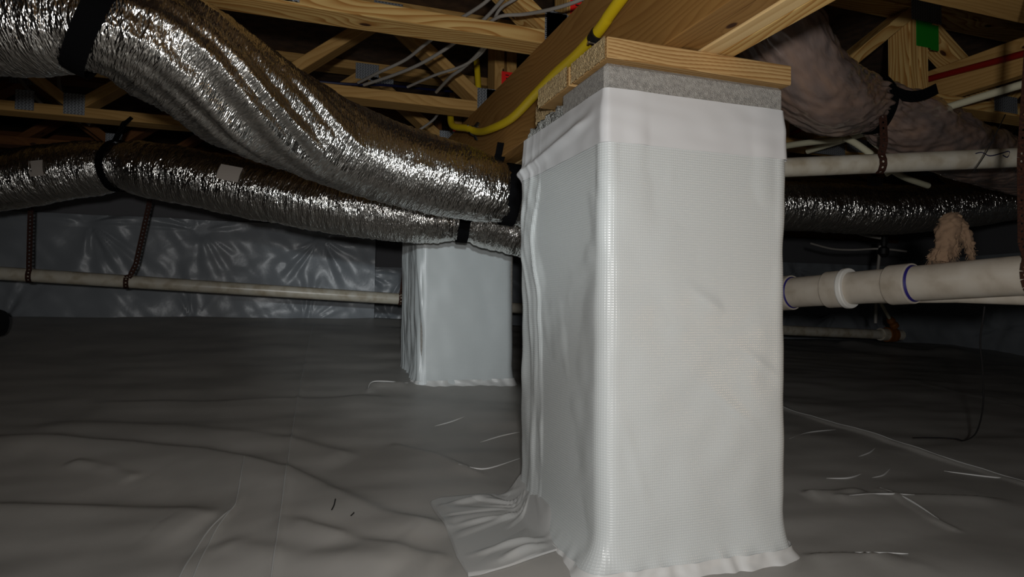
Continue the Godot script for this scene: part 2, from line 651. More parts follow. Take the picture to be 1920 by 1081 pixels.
	mat("brass_rust", Color(0.55, 0.33, 0.10), 0.6, 0.2)
	m = mat("black_strap", Color(0.05, 0.05, 0.055), 0.85)
	m.metallic_specular = 0.15
	mat("black_plastic", Color(0.02, 0.02, 0.02), 0.6)
	m = mat("cable", Color(0.58, 0.56, 0.53), 0.5)
	m = mat("cable_blue", Color(0.06, 0.08, 0.22), 0.5)
	mat("gas_yellow", Color(0.86, 0.74, 0.10), 0.42)
	mat("tag_red", Color(0.95, 0.10, 0.06), 0.75)
	mat("tag_print", Color(0.20, 0.02, 0.02), 0.8)
	mat("tape_green", Color(0.05, 0.48, 0.08), 0.6)
	var teeth := img_tex(64, 64, func(px: int, py: int) -> Color:
		var row := py / 8
		var x := px + (4 if row % 2 else 0)
		var slot := (py % 8) in [3, 4, 5] and (x % 16) in [2, 3, 4, 5, 6, 7, 8, 9, 10, 11]
		return Color(0.10, 0.10, 0.10) if slot else Color(0.66, 0.68, 0.70))
	m = mat("plate_metal", Color.WHITE, 0.45, 0.6)
	m.albedo_texture = teeth
	m.uv1_scale = Vector3(22.0, 22.0, 1.0)
	mat("nail", Color(0.75, 0.75, 0.75), 0.3, 1.0)
	mat("paper", Color(0.72, 0.68, 0.64), 0.7)
	mat("paper_ink", Color(0.25, 0.22, 0.22), 0.8)
	mat("wool", Color(0.52, 0.42, 0.33), 0.95)
	mat("twig", Color(0.09, 0.08, 0.07), 0.9)
	mat("string_dark", Color(0.10, 0.09, 0.09), 0.8)

# ------------------------------------------------------------------ the setting
func floor_base(x: float, z: float) -> float:
	var t := clampf(-z - 1.0, 0.0, 3.0)
	var g := 1.0
	if x > 0.5: g = lerpf(1.0, 0.6, clampf((x - 0.5) / 3.0, 0.0, 1.0))
	if x > 3.5: g = lerpf(0.6, 0.45, clampf((x - 3.5) / 1.9, 0.0, 1.0))
	return (0.0485 * t + 0.0283 * t * t) * g

# folds in the floor sheet: [height, width on the right-hand side, width on the left-hand side, points x,z ...]
var folds := [
	[0.020, 0.045, 0.17, [-1.1, -2.12, -0.722, -2.131, -0.597, -2.109, -0.406, -2.031, -0.205, -1.919, -0.091, -1.826, 0.012, -1.726, 0.114, -1.553, 0.197, -1.418, 0.273, -1.318, 0.335, -1.27]],
	[0.012, 0.030, 0.08, [-0.014, -1.45, 0.1, -1.325, 0.157, -1.253, 0.226, -1.186, 0.299, -1.139]],
	[0.010, 0.05, 0.06, [-0.124, -1.372, -0.011, -1.28, 0.113, -1.204, 0.2, -1.13]],
	[0.013, 0.05, 0.12, [-0.7, -2.29, -0.501, -2.244, -0.269, -2.163, -0.012, -1.999, 0.102, -1.906, 0.2, -1.83]],
	[0.014, 0.035, 0.15, [-0.647, -2.507, -0.311, -2.484, 0.051, -2.452, 0.393, -2.428]],
	[0.016, 0.05, 0.13, [-0.9, -1.66, -0.547, -1.626, -0.397, -1.595, -0.198, -1.535, -0.11, -1.473]],
	[0.006, 0.02, 0.03, [-0.513, -1.931, -0.409, -1.863, -0.315, -1.777]],
	[0.004, 0.012, 0.012, [0.168, -3.941, 0.124, -3.461, 0.079, -2.865, 0.044, -2.328, 0.016, -1.809, 0.001, -1.487, -0.012, -1.206, -0.018, -1.092, -0.03, -0.8]],
	[0.004, 0.012, 0.012, [-0.091, -1.826, -0.093, -1.604, -0.099, -1.533, -0.138, -1.409, -0.157, -1.235, -0.17, -1.0]],
	[0.004, 0.012, 0.012, [-0.099, -1.533, -0.123, -1.404, -0.136, -1.228, -0.14, -1.0]],
	[0.010, 0.016, 0.016, [1.93, -2.3, 1.917, -2.064, 1.925, -1.906, 1.916, -1.673, 1.905, -1.468, 1.911, -1.322, 1.896, -1.194, 1.89, -1.0]],
	[0.008, 0.02, 0.02, [3.222, -2.708, 3.129, -2.359, 3.116, -2.142, 3.013, -1.892]],
	[0.006, 0.012, 0.012, [1.448, -1.266, 1.422, -1.169, 1.371, -1.049, 1.366, -0.998]],
	[0.010, 0.014, 0.05, [1.262, -1.246, 1.309, -1.219, 1.4, -1.209, 1.511, -1.17, 1.717, -1.118]],
	[0.010, 0.02, 0.06, [1.22, -1.30, 1.30, -1.27, 1.39, -1.26]],
	[0.009, 0.01, 0.05, [0.937, -1.011, 1.036, -0.966, 1.075, -0.941, 1.15, -0.91]],
	[0.05, 0.12, 0.20, [4.0, -3.9, 4.106, -3.815, 4.281, -3.596, 4.6, -3.5, 5.0, -3.6]],
	[0.012, 0.012, 0.03, [0.307, -2.521, 0.339, -2.616, 0.478, -2.62]],
	[0.006, 0.012, 0.03, [0.30, -1.95, 0.40, -1.80, 0.50, -1.60]],
]
var fold_box := []

func fold_height(x: float, z: float) -> float:
	if fold_box.is_empty():
		for f in folds:
			var lo := Vector2(INF, INF)
			var hi := -lo
			for k in range(0, f[3].size(), 2):
				lo = lo.min(Vector2(f[3][k], f[3][k + 1]))
				hi = hi.max(Vector2(f[3][k], f[3][k + 1]))
			var w := maxf(f[1], f[2]) * 2.0
			fold_box.append(Rect2(lo - Vector2(w, w), hi - lo + Vector2(2 * w, 2 * w)))
	var h := 0.0
	var p := Vector2(x + nb.get_noise_2d(x * 2.5, z * 2.5) * 0.008, z + nb.get_noise_2d(x * 2.5 + 50.0, z * 2.5) * 0.012)
	for n in folds.size():
		if not fold_box[n].has_point(p): continue
		var f: Array = folds[n]
		var best := INF
		var sgn := 1.0
		var along := 0.0
		var segs: int = f[3].size() / 2 - 1
		for k in segs:
			var a := Vector2(f[3][2 * k], f[3][2 * k + 1])
			var b := Vector2(f[3][2 * k + 2], f[3][2 * k + 3])
			var ab := b - a
			var t := clampf((p - a).dot(ab) / ab.length_squared(), 0.0, 1.0)
			var d := p - (a + ab * t)
			if d.length_squared() < best:
				best = d.length_squared()
				sgn = signf(ab.cross(p - a))
				along = (k + t) / segs
		best = sqrt(best)
		var w: float = f[2] if sgn > 0.0 else f[1]
		var e := exp(-(best / w) * (best / w) * 1.6) if best < w * 2.0 else 0.0
		h += f[0] * (0.8 + 0.35 * nb.get_noise_2d(along * 3.0, n * 9.0)) * e * smooth(0.0, 0.12, along) * (1.0 - smooth(0.88, 1.0, along))
	return h

func floor_y(x: float, z: float) -> float:
	var y := floor_base(x, z)
	y += na.get_noise_2d(x * 0.8 + 7.0, z * 1.7) * 0.014 + nb.get_noise_2d(x * 2.5 + z * 1.0, z * 8.0 - x * 1.5) * 0.0010
	y += fold_height(x, z)
	# puckers round the two wrapped piers
	return y

func build_floor() -> void:
	var xs := PackedFloat32Array()
	var zs := PackedFloat32Array()
	var x := -3.2
	while x < 5.5:
		xs.append(x)
		x += 0.0095 if x > -0.75 and x < 2.0 else 0.03
	xs.append(5.5)
	var z := 2.0
	while z > -4.6:
		zs.append(z)
		z -= 0.0085 if z < -0.9 and z > -2.1 else (0.02 if z <= -2.1 else 0.06)
	zs.append(-4.6)
	var pos := PackedVector3Array()
	var uvs := PackedVector2Array()
	for zz in zs:
		for xx in xs:
			pos.append(Vector3(xx, floor_y(xx, zz), zz))
			uvs.append(Vector2(xx, zz))
	var fl := struct("floor", grid_mesh(pos, uvs, xs.size(), zs.size(), false), M.floor_liner, "white reinforced vapour liner covering the crawl space ground, wrinkled and seamed", "floor")
	# welded seams of the sheet
	for c in [[0.168, -3.90, 0.124, -3.461, 0.079, -2.865, 0.044, -2.328, 0.016, -1.809, 0.001, -1.487, -0.012, -1.206, -0.018, -1.092, -0.03, -0.9],
			[-0.091, -1.826, -0.093, -1.604, -0.099, -1.533, -0.138, -1.409, -0.157, -1.235, -0.165, -1.1], [-0.099, -1.533, -0.123, -1.404, -0.136, -1.228, -0.14, -1.1],
			[1.90, -1.19, 1.911, -1.322, 1.905, -1.468, 1.916, -1.673, 1.925, -1.906, 1.917, -2.064, 1.92, -2.25]]:
		var flat := []
		for k in c.size() / 2: flat.append(Vector4(c[2 * k], 0.0, c[2 * k + 1], 0.0017))
		var path := spline(flat, 0.012)
		for q in path.size(): path[q].y = floor_y(path[q].x, path[q].z) + 0.0004
		part(fl, "seam", tube_mesh(path, 8), M.patch_liner)
	# sharp little creases that stand up from the sheet
	for c in [[0.469, -2.084, 0.530, -2.115, 0.588, -2.159], [0.569, -1.902, 0.652, -1.946, 0.724, -1.974], [0.444, -1.681, 0.508, -1.648, 0.625, -1.702],
			[1.581, -1.727, 1.724, -1.783, 1.862, -1.808], [1.647, -1.514, 1.72, -1.541, 1.789, -1.58], [1.374, -1.366, 1.436, -1.355, 1.512, -1.381], [1.514, -1.348, 1.568, -1.361, 1.65, -1.407],
			[1.448, -1.266, 1.422, -1.169, 1.371, -1.049], [1.30, -1.222, 1.40, -1.208, 1.47, -1.187], [0.307, -2.521, 0.339, -2.616, 0.478, -2.62], [1.05, -0.975, 1.10, -0.95, 1.14, -0.935], [1.80, -1.36, 1.85, -1.30, 1.92, -1.24]]:
		var line := []
		for k in 3: line.append(Vector3(c[2 * k], floor_y(c[2 * k], c[2 * k + 1]) + 0.0006, c[2 * k + 1]))
		var path := spline(v4(line, 0.002), 0.01)
		for k in path.size(): path[k].w = 0.0026 * sin(PI * clampf(k / float(path.size() - 1), 0.05, 0.95))
		part(fl, "crease", tube_mesh(path, 8), M.tape_floor)

# plastic sheet on a wall: pins pull it in and folds run out from them; face along +z (or turned by xf)
func sheet_mesh(w: float, h: float, nx: int, ny: int, pins: Array, xf: Transform3D, seed_off: float) -> ArrayMesh:
	var pos := PackedVector3Array()
	var uvs := PackedVector2Array()
	for j in ny:
		for i in nx:
			var u := w * i / (nx - 1)
			var v := h * j / (ny - 1)
			var d := 0.018 + na.get_noise_2d(u * 1.5 + seed_off, v * 2.0) * 0.03
			var slant := u * 0.8 + v * 0.6
			d += nb.get_noise_2d(slant * 11.0 + seed_off, (v - u) * 2.0) * 0.004
			for p in pins:
				var dx: float = u - p.x
				var dy: float = v - p.y
				var r := sqrt(dx * dx + dy * dy) + 1e-4
				if r > 0.75: continue
				var a := atan2(dy, dx)
				var fall := exp(-r * 3.6)
				d += nb.get_noise_2d(a * 2.6 + p.x * 7.0, p.y * 3.0 + r * 1.6) * 0.030 * fall * smooth(0.0, 0.12, r) * smooth(-0.3, 0.5, nb.get_noise_2d(a * 1.1, p.x * 9.0))
				d -= 0.02 * exp(-r * r * 300.0)
			if v < 0.05: d += (0.05 - v) * 0.8
			pos.append(xf * Vector3(u, v, maxf(d, 0.003)))
			uvs.append(Vector2(u, v))
	return grid_mesh(pos, uvs, nx, ny, false)

func build_shell() -> void:
	# walls with thickness; the back wall has a nearer stretch on the left and a recess on the right
	struct("ceiling", box_mesh(Vector3(-3.3, 1.539, -4.9), Vector3(5.8, 1.575, 2.3), 0.002), M.subfloor, "dark wooden subfloor above the floor trusses", "ceiling")
	struct("wall_left", box_mesh(Vector3(-3.3, -0.3, -4.9), Vector3(-3.1, 1.539, 2.3), 0.002), M.block_dark, "dark masonry wall at the far left end", "wall")
	struct("wall_front", box_mesh(Vector3(-3.3, -0.3, 1.95), Vector3(5.8, 1.539, 2.3), 0.002), M.block_dark, "dark masonry wall behind the viewpoint", "wall")
	var wr := struct("wall_right", box_mesh(Vector3(5.45, -0.3, -4.9), Vector3(5.8, 1.539, 2.3), 0.002), M.block_dark, "masonry wall on the right, lower part covered with liner", "wall")
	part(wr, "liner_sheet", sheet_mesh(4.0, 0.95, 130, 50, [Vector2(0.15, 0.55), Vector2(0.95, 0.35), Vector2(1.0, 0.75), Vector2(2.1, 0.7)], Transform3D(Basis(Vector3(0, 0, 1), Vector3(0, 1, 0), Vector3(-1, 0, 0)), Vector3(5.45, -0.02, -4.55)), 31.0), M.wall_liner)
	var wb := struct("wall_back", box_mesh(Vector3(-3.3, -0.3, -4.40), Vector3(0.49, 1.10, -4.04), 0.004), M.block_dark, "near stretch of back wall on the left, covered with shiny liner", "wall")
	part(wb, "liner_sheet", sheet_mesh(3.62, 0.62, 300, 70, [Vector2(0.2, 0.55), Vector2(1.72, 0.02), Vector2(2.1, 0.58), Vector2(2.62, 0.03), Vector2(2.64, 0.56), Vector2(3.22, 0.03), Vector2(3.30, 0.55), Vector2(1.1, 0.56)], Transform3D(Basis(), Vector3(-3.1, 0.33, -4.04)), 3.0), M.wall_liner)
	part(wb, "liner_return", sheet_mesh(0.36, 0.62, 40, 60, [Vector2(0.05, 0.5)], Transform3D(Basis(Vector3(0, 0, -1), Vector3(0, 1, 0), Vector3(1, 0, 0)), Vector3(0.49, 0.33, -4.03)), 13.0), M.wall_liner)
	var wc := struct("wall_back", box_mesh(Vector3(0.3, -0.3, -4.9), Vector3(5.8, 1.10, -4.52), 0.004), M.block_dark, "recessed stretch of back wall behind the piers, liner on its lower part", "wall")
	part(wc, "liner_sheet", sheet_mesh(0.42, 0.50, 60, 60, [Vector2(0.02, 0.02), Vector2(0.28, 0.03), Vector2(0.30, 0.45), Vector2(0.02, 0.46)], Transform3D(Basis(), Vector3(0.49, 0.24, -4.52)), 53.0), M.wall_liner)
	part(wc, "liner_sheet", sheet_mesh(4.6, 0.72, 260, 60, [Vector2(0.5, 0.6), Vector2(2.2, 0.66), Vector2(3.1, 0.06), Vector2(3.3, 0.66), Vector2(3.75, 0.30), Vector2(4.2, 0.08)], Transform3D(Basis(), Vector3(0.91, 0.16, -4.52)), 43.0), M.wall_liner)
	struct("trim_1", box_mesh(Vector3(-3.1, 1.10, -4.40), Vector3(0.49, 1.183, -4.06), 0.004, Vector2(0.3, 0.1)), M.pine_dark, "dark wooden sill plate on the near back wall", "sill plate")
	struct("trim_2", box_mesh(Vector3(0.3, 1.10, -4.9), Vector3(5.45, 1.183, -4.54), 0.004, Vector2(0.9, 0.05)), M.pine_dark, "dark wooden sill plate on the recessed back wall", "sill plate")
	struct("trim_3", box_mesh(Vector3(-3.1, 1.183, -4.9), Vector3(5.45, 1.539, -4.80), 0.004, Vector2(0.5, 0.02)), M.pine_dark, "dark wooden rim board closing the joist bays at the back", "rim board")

# ------------------------------------------------------------------ lumber
func build_girder() -> void:
	var g := thing("girder_beam", "built-up brown wooden girder running back over both wrapped piers", "beam", Vector3(0.717, 0.948, -1.2))
	# far side first in x: left ply brown, then a light one, then two darker
	var xs := [0.640, 0.6795, 0.719, 0.7585, 0.796]
	var ms := ["wood_brown", "wood_brown", "wood_ply_light", "pine"]
	for k in 4:
		var lo: float = 0.948 + [0.0, 0.003, 0.0, 0.001][k]
		part(g, "ply", box_mesh_z(Vector3(xs[k] + 0.0004, lo, -4.5), Vector3(xs[k + 1] - 0.0004, 1.183, 1.9), 0.002, Vector2(0.37 * k, 0.07 * k)), M[ms[k]])

func web(t: Node3D, z: float, a: Vector2, b: Vector2, m: Material, k: int) -> void:
	part(t, "web", bar_mesh(Vector3(a.x, a.y, z), Vector3(b.x, b.y, z), 0.089, 0.038, Vector3(0, 0, 1), Vector2(0.31 * k, 0.06 * k), 0.002), m)

func plate(t: Node3D, zf: float, x0: float, y0: float, x1: float, y1: float) -> void:
	var st := st_new()
	add_box(st, Transform3D(Basis(), Vector3((x0 + x1) / 2, (y0 + y1) / 2, zf + 0.0012)), Vector3(x1 - x0, y1 - y0, 0.0016), 0.0004)
	part(t, "connector_plate", st.commit(), M.plate_metal)

func truss(zf: float, label: String, m: String, k: int) -> Node3D:
	var t := thing("floor_truss", label, "truss", Vector3(0.7, 1.183, zf - 0.0445), "open-web floor trusses across the girder")
	var zc := zf - 0.0445
	var mt: Material = M[m]
	part(t, "bottom_chord", box_mesh(Vector3(-3.05, 1.1835, zf - 0.089), Vector3(5.4, 1.2215, zf), 0.002, Vector2(0.41 * k + 0.2, 0.043 * k + 0.04)), mt)
	part(t, "top_chord", box_mesh(Vector3(-3.05, 1.5005, zf - 0.089), Vector3(5.4, 1.5385, zf), 0.002, Vector2(0.57 * k, 0.03 * k)), mt)
	var lo := 1.235
	var hi := 1.487
	# zigzag of webs; bottom joints and top joints alternate
	var bx := [-2.98, -2.24, -1.50, -0.767, -0.035, 0.685]
	var n := 0
	for i in bx.size() - 1:
		var top: float = (bx[i] + bx[i + 1]) / 2.0
		web(t, zc, Vector2(bx[i] + 0.02, lo), Vector2(top - 0.02, hi), mt, n + k)
		web(t, zc, Vector2(top + 0.02, hi), Vector2(bx[i + 1] - 0.02, lo), mt, n + 3 + k)
		n += 2
		plate(t, zf, bx[i + 1] - 0.035, 1.19, bx[i + 1] + 0.035, 1.27)
		plate(t, zf, top - 0.05, 1.46, top + 0.05, 1.53)
	for x in [0.735, 0.783]:
		part(t, "post", bar_mesh(Vector3(x, 1.222, zc), Vector3(x, 1.50, zc), 0.089, 0.038, Vector3(0, 0, 1), Vector2(0.2 * x, 0.1 + k * 0.02), 0.002), mt)
	var rx := [0.85, 1.65, 2.45, 3.25, 4.05, 4.85]
	for i in rx.size() - 1:
		var top: float = (rx[i] + rx[i + 1]) / 2.0 - 0.02
		web(t, zc, Vector2(rx[i] + 0.02, lo), Vector2(top - 0.03, hi), mt, n + k)
		web(t, zc, Vector2(top + 0.03, hi), Vector2(rx[i + 1] - 0.02, lo), mt, n + 5 + k)
		n += 2
		plate(t, zf, rx[i + 1] - 0.06, 1.19, rx[i + 1] + 0.06, 1.25)
		if i == 1:
			for x in [2.005, 2.052]:
				part(t, "post", bar_mesh(Vector3(x, 1.222, zc + 0.0), Vector3(x, 1.50, zc), 0.086, 0.038, Vector3(0, 0, 1), Vector2(0.3, 0.15), 0.002), mt)
		plate(t, zf + 0.001, top - 0.04, 1.46, top + 0.10, 1.535)
	return t

func paper_tag(t: Node3D, lo: Vector3, hi: Vector3, lab: String) -> void:
	var g := part(t, "paper_tag", box_mesh(lo, hi, 0.0003), M.tag_red, lab)
	var w := hi.x - lo.x
	var h := hi.y - lo.y
	var st := st_new()
	for r in 4:
		for c in 2:
			var x := lo.x + w * (0.36 + 0.30 * c)
			var y := hi.y - h * (0.16 + 0.15 * r)
			add_box(st, Transform3D(Basis(), Vector3(x, y, hi.z + 0.0003)), Vector3(w * (0.22 if r != 1 else 0.16), h * 0.05, 0.0004), 0.0001)
	part(g, "print", st.commit(), M.tag_print)

func build_trusses() -> void:
	truss(-0.38, "floor truss nearest the viewpoint, overhead and mostly out of frame", "pine", 5)
	truss(-0.99, "floor truss just in front of the near wrapped pier, crossing the top right corner", "pine_plain", 4)
	var a := truss(-1.603, "pale floor truss with bold grain and a knot crossing just behind the near pier", "pine", 0)
	plate(a, -1.603, -0.045, 1.19, 0.022, 1.221)
	plate(a, -1.603, 0.655, 1.20, 0.715, 1.275)
	paper_tag(a, Vector3(0.725, 1.265, -1.6025), Vector3(0.785, 1.36, -1.6015), "red paper tag stapled to truss post")
	# a strip of green tape hangs from the plate on the right half
	part(a, "green_tape", box_mesh(Vector3(2.012, 1.372, -1.6025), Vector3(2.085, 1.462, -1.6005), 0.0005), M.tape_green, "bright green tape strip hanging below the metal plate")
	part(a, "green_tape", box_mesh(Vector3(2.08, 1.367, -1.604), Vector3(2.118, 1.455, -1.602), 0.0005), M.tape_green, "narrow green tape strip")
	var b := truss(-2.25, "yellowish floor truss behind the main duct, its web forming a V over the duct", "pine_plain", 1)
	plate(b, -2.25, -0.07, 1.222, -0.004, 1.275)
	plate(b, -2.25, 0.685, 1.20, 0.735, 1.268)
	paper_tag(b, Vector3(0.742, 1.262, -2.2495), Vector3(0.802, 1.342, -2.2485), "red paper tag with dark print on truss post")
	plate(b, -2.25, 2.20, 1.165, 2.38, 1.222)
	var c := truss(-2.86, "dim brown floor truss third from the front, seen between the ducts on the left", "pine_plain", 2)
	plate(c, -2.86, -0.955, 1.19, -0.895, 1.265)
	plate(c, -2.86, 0.34, 1.445, 0.44, 1.475)
	paper_tag(c, Vector3(0.712, 1.248, -2.8595), Vector3(0.733, 1.29, -2.8585), "small red tag on dim post")
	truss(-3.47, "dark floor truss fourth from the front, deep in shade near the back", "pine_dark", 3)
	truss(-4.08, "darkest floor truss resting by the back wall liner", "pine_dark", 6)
	# a board on edge that ties the trusses together on the right
	single("strongback_board", "brown board on edge tying the trusses together at upper right", "board", box_mesh_z(Vector3(2.20, 1.224, -3.6), Vector3(2.238, 1.345, 0.3), 0.003, Vector2(0.4, 0.08)), M.pine_plain)

# ------------------------------------------------------------------ piers
# a loop round a square with rounded corners: returns [point xz, outward xz, perimeter place, which face 0 front 1 left 2 back 3 right]
func loop_pts(x0: float, x1: float, z0: float, z1: float, r: float, step: float) -> Array:
	# z1 > z0; z1 is the front. Starts in the middle of the back, goes right side, front, left side
	var out := []
	var s := 0.0
	var cs := [[Vector2(x1 - r, z0 + r), -PI / 2], [Vector2(x1 - r, z1 - r), 0.0], [Vector2(x0 + r, z1 - r), PI / 2], [Vector2(x0 + r, z0 + r), PI]]
	var pts := [Vector2((x0 + x1) / 2, z0)]
	var outs := [Vector2(0, -1)]
	for c in cs:
		for k in 11:
			var a: float = c[1] + PI / 2 * k / 10.0
			var d := Vector2(cos(a), sin(a))
			pts.append(c[0] + d * r)
			outs.append(d)
	pts.append(pts[0])
	outs.append(outs[0])
	for i in pts.size() - 1:
		var d: float = pts[i].distance_to(pts[i + 1])
		var n := maxi(1, int(ceil(d / step)))
		for k in n:
			var t := float(k) / n
			out.append([pts[i].lerp(pts[i + 1], t), outs[i].lerp(outs[i + 1], t).normalized(), s + d * t])
		s += d
	out.append([pts[-1], outs[-1], s])
	return out

func wrap_mesh(loop: Array, y0: float, y1: float, ny: int, disp: Callable) -> ArrayMesh:
	var nu := loop.size()
	var pos := PackedVector3Array()
	var uvs := PackedVector2Array()
	for j in ny:
		var y := lerpf(y0, y1, float(j) / (ny - 1))
		for i in nu:
			var l: Array = loop[i]
			var p: Vector2 = l[0]
			var o: Vector2 = l[1]
			var d: float = disp.call(p, o, l[2], y)
			pos.append(Vector3(p.x + o.x * d, y, p.y + o.y * d))
			uvs.append(Vector2(l[2], y))
	return grid_mesh(pos, uvs, nu, ny, true, true)

func near_disp(p: Vector2, o: Vector2, s: float, y: float) -> float:
	var d := na.get_noise_2d(s * 3.0, y * 2.2) * 0.006 + nb.get_noise_2d(s * 9.0 + y * 7.0, y * 9.0 - s * 5.0) * 0.0012
	var left := smooth(0.3, 0.9, -o.x)
	var front := smooth(0.3, 0.9, o.y)
	# taut front with a few diagonal creases
	if front > 0.0:
		var u := p.x - 0.525
		for c in [[0.16, 0.52, 0.26, 0.46, 0.0022], [0.20, 0.34, 0.33, 0.24, 0.002], [0.27, 0.41, 0.39, 0.33, 0.002], [0.03, 0.30, 0.09, 0.10, 0.0015]]:
			var a := Vector2(c[0], c[1])
			var b := Vector2(c[2], c[3])
			var q := Vector2(u, y)
			var t := clampf((q - a).dot(b - a) / (b - a).length_squared(), 0, 1)
			var e := q.distance_to(a.lerp(b, t))
			d += front * c[4] * exp(-e * e * 9000.0) * sin(t * PI)
		d += front * 0.004 * sin(u / 0.41 * PI) * sin(y * 5.0 + 1.0)
		d += front * nb.get_noise_2d(u * 14.0, 3.0) * 0.003 * smooth(0.55, 0.76, y)
	if left > 0.0:
		var z := p.y
		var lap := -1.305 + 0.012 * sin(y * 7.0) - 0.035 * smooth(0.5, 0.62, y) * (1.0 - smooth(0.62, 0.75, y))
		var e := z - lap
		d += left * 0.003 * smooth(0.003, -0.003, e)
		d += left * 0.003 * exp(-e * e * 50000.0)
		var e2 := z - (lap - 0.035 - 0.012 * sin(y * 11.0))
		d += left * 0.003 * exp(-e2 * e2 * 24000.0) * (0.6 + 0.4 * sin(y * 9.0))
		var e3 := z - (lap - 0.07 + 0.02 * sin(y * 5.0))
		d += left * 0.0025 * exp(-e3 * e3 * 20000.0)
		d += left * nb.get_noise_2d(z * 16.0 + y * 4.0, y * 2.0) * 0.0018 * smooth(-1.10, -1.2, z)
		# slanting tension folds near the top and the bottom corner
		d += left * nb.get_noise_2d((z + y * 0.9) * 14.0, y * 1.5 + 9.0) * 0.002 * smooth(0.45, 0.7, y)
		d += left * 0.010 * sin((z + 1.02) / 0.4 * PI * -1.0) * -0.5
	d = maxf(d, -0.002) + 0.002
	# the foot flares out on to the floor
	var foot := smooth(0.10, -0.01, y)
	d += foot * foot * (0.016 + 0.022 * left)
	d += smooth(0.05, -0.01, y) * nb.get_noise_2d(s * 22.0, y * 8.0) * 0.006
	return d

func build_near_pier() -> void:
	var t := thing("block_pier", "large near pier wrapped in white gridded liner, bare block strip under its cap", "pier", Vector3(0.73, 0.0, -1.22))
	# blocks of the top course, bare above the tape; the rest of the core below
	part(t, "concrete_block", box_mesh(Vector3(0.531, 0.71, -1.213), Vector3(0.925, 0.910, -1.021), 0.007), M.block)
	part(t, "concrete_block", box_mesh(Vector3(0.553, 0.71, -1.425), Vector3(0.927, 0.890, -1.217), 0.006), M.block_rough)
	part(t, "mortar_smear", rough_block(Vector3(0.540, 0.71, -1.425), Vector3(0.927, 0.902, -1.222)), M.block_rough, "rough mortar smeared over block's left end")
	part(t, "concrete_block", box_mesh(Vector3(0.535, -0.05, -1.42), Vector3(0.925, 0.708, -1.03), 0.004), M.block)
	# the wrap
	var loop := loop_pts(0.524, 0.926, -1.432, -1.012, 0.030, 0.006)
	part(t, "liner_wrap", wrap_mesh(loop, -0.012, 0.775, 118, func(p: Vector2, o: Vector2, s: float, y: float) -> float:
		return near_disp(p, o, s, y) + 0.0052 * absf(o.x * o.y) * 2.0 * smooth(0.45, 0.77, y)), M.liner_wrap)
	# the white tape band round its top
	var tl := loop_pts(0.5245, 0.9262, -1.4315, -1.0125, 0.014, 0.006)
	part(t, "tape_band", wrap_mesh(tl, 0.764, 0.862, 40, func(p: Vector2, o: Vector2, s: float, y: float) -> float:
		var left := smooth(0.3, 0.9, -o.x)
		var d := 0.0022 + near_disp(p, o, s, minf(y, 0.785)) * (1.0 - 0.6 * smooth(0.78, 0.83, y))
		var ledge := 0.824 + 0.006 * nb.get_noise_2d(s * 4.0, 2.0)
		d -= 0.0045 * smooth(ledge - 0.006, 0.862, y)
		d += left * 0.010 * exp(-pow((y - (0.805 + (p.y + 1.2) * 0.10)) / 0.010, 2.0)) * smooth(-1.04, -1.12, p.y)
		d -= left * 0.002 * exp(-pow((y - (0.828 + (p.y + 1.2) * 0.10)) / 0.012, 2.0)) * smooth(-1.04, -1.12, p.y)
		return d + nb.get_noise_2d(s * 12.0, y * 25.0) * 0.0008), M.tape_white)
	# a seam strip down the left face and a taped hem round the foot
	var seam_c := []
	for k in 40:
		var y := lerpf(0.02, 0.762, k / 39.0)
		var z := -1.268 + 0.010 * sin(y * 7.0)
		var p := Vector2(0.524, z)
		seam_c.append(Vector3(0.524 - near_disp(p, Vector2(-1, 0), 1.2, y) - 0.006, y, z))
	var hem := loop_pts(0.522, 0.928, -1.434, -1.010, 0.030, 0.006)
	part(t, "foot_tape", wrap_mesh(hem, -0.012, 0.020, 14, func(p: Vector2, o: Vector2, s: float, y: float) -> float:
		return near_disp(p, o, s, y) + 0.002 + 0.010 * smooth(0.012, -0.012, y) + nb.get_noise_2d(s * 30.0, y * 30.0) * 0.0025), M.tape_floor)
	# cap boards of treated lumber
	wood_cap("cap_board", "treated cap board with straight grain on front of near pier", Vector3(0.521, 0.910, -1.148), Vector3(0.928, 0.948, -1.003), 0.0)
	wood_cap("cap_board", "second treated cap board behind the front one, rough sawn end", Vector3(0.517, 0.908, -1.312), Vector3(0.928, 0.9475, -1.156), 0.4)
	wood_cap("cap_board", "short treated board with ring end grain at pier's back corner", Vector3(0.556, 0.902, -1.425), Vector3(0.928, 0.9475, -1.318), 0.8)
	liner_patch()

func rough_block(lo: Vector3, hi: Vector3) -> ArrayMesh:
	# left end with mortar smears and a broken top edge
	var pos := PackedVector3Array()
	var uvs := PackedVector2Array()
	var nz := 60
	var ny := 50
	for j in ny:
		for i in nz:
			var z := lerpf(lo.z, hi.z + 0.012, i / float(nz - 1))
			var top := hi.y + nb.get_noise_2d(z * 24.0, 1.0) * 0.012 - 0.004
			var y := lerpf(lo.y, top, j / float(ny - 1))
			var x := lo.x + na.get_noise_2d(z * 30.0, y * 18.0) * 0.010 + nb.get_noise_2d(z * 120.0, y * 60.0) * 0.0015
			if j == ny - 1: x += 0.05
			pos.append(Vector3(x, y, z))
			uvs.append(Vector2(z, y))
	return grid_mesh(pos, uvs, nz, ny, false, false)

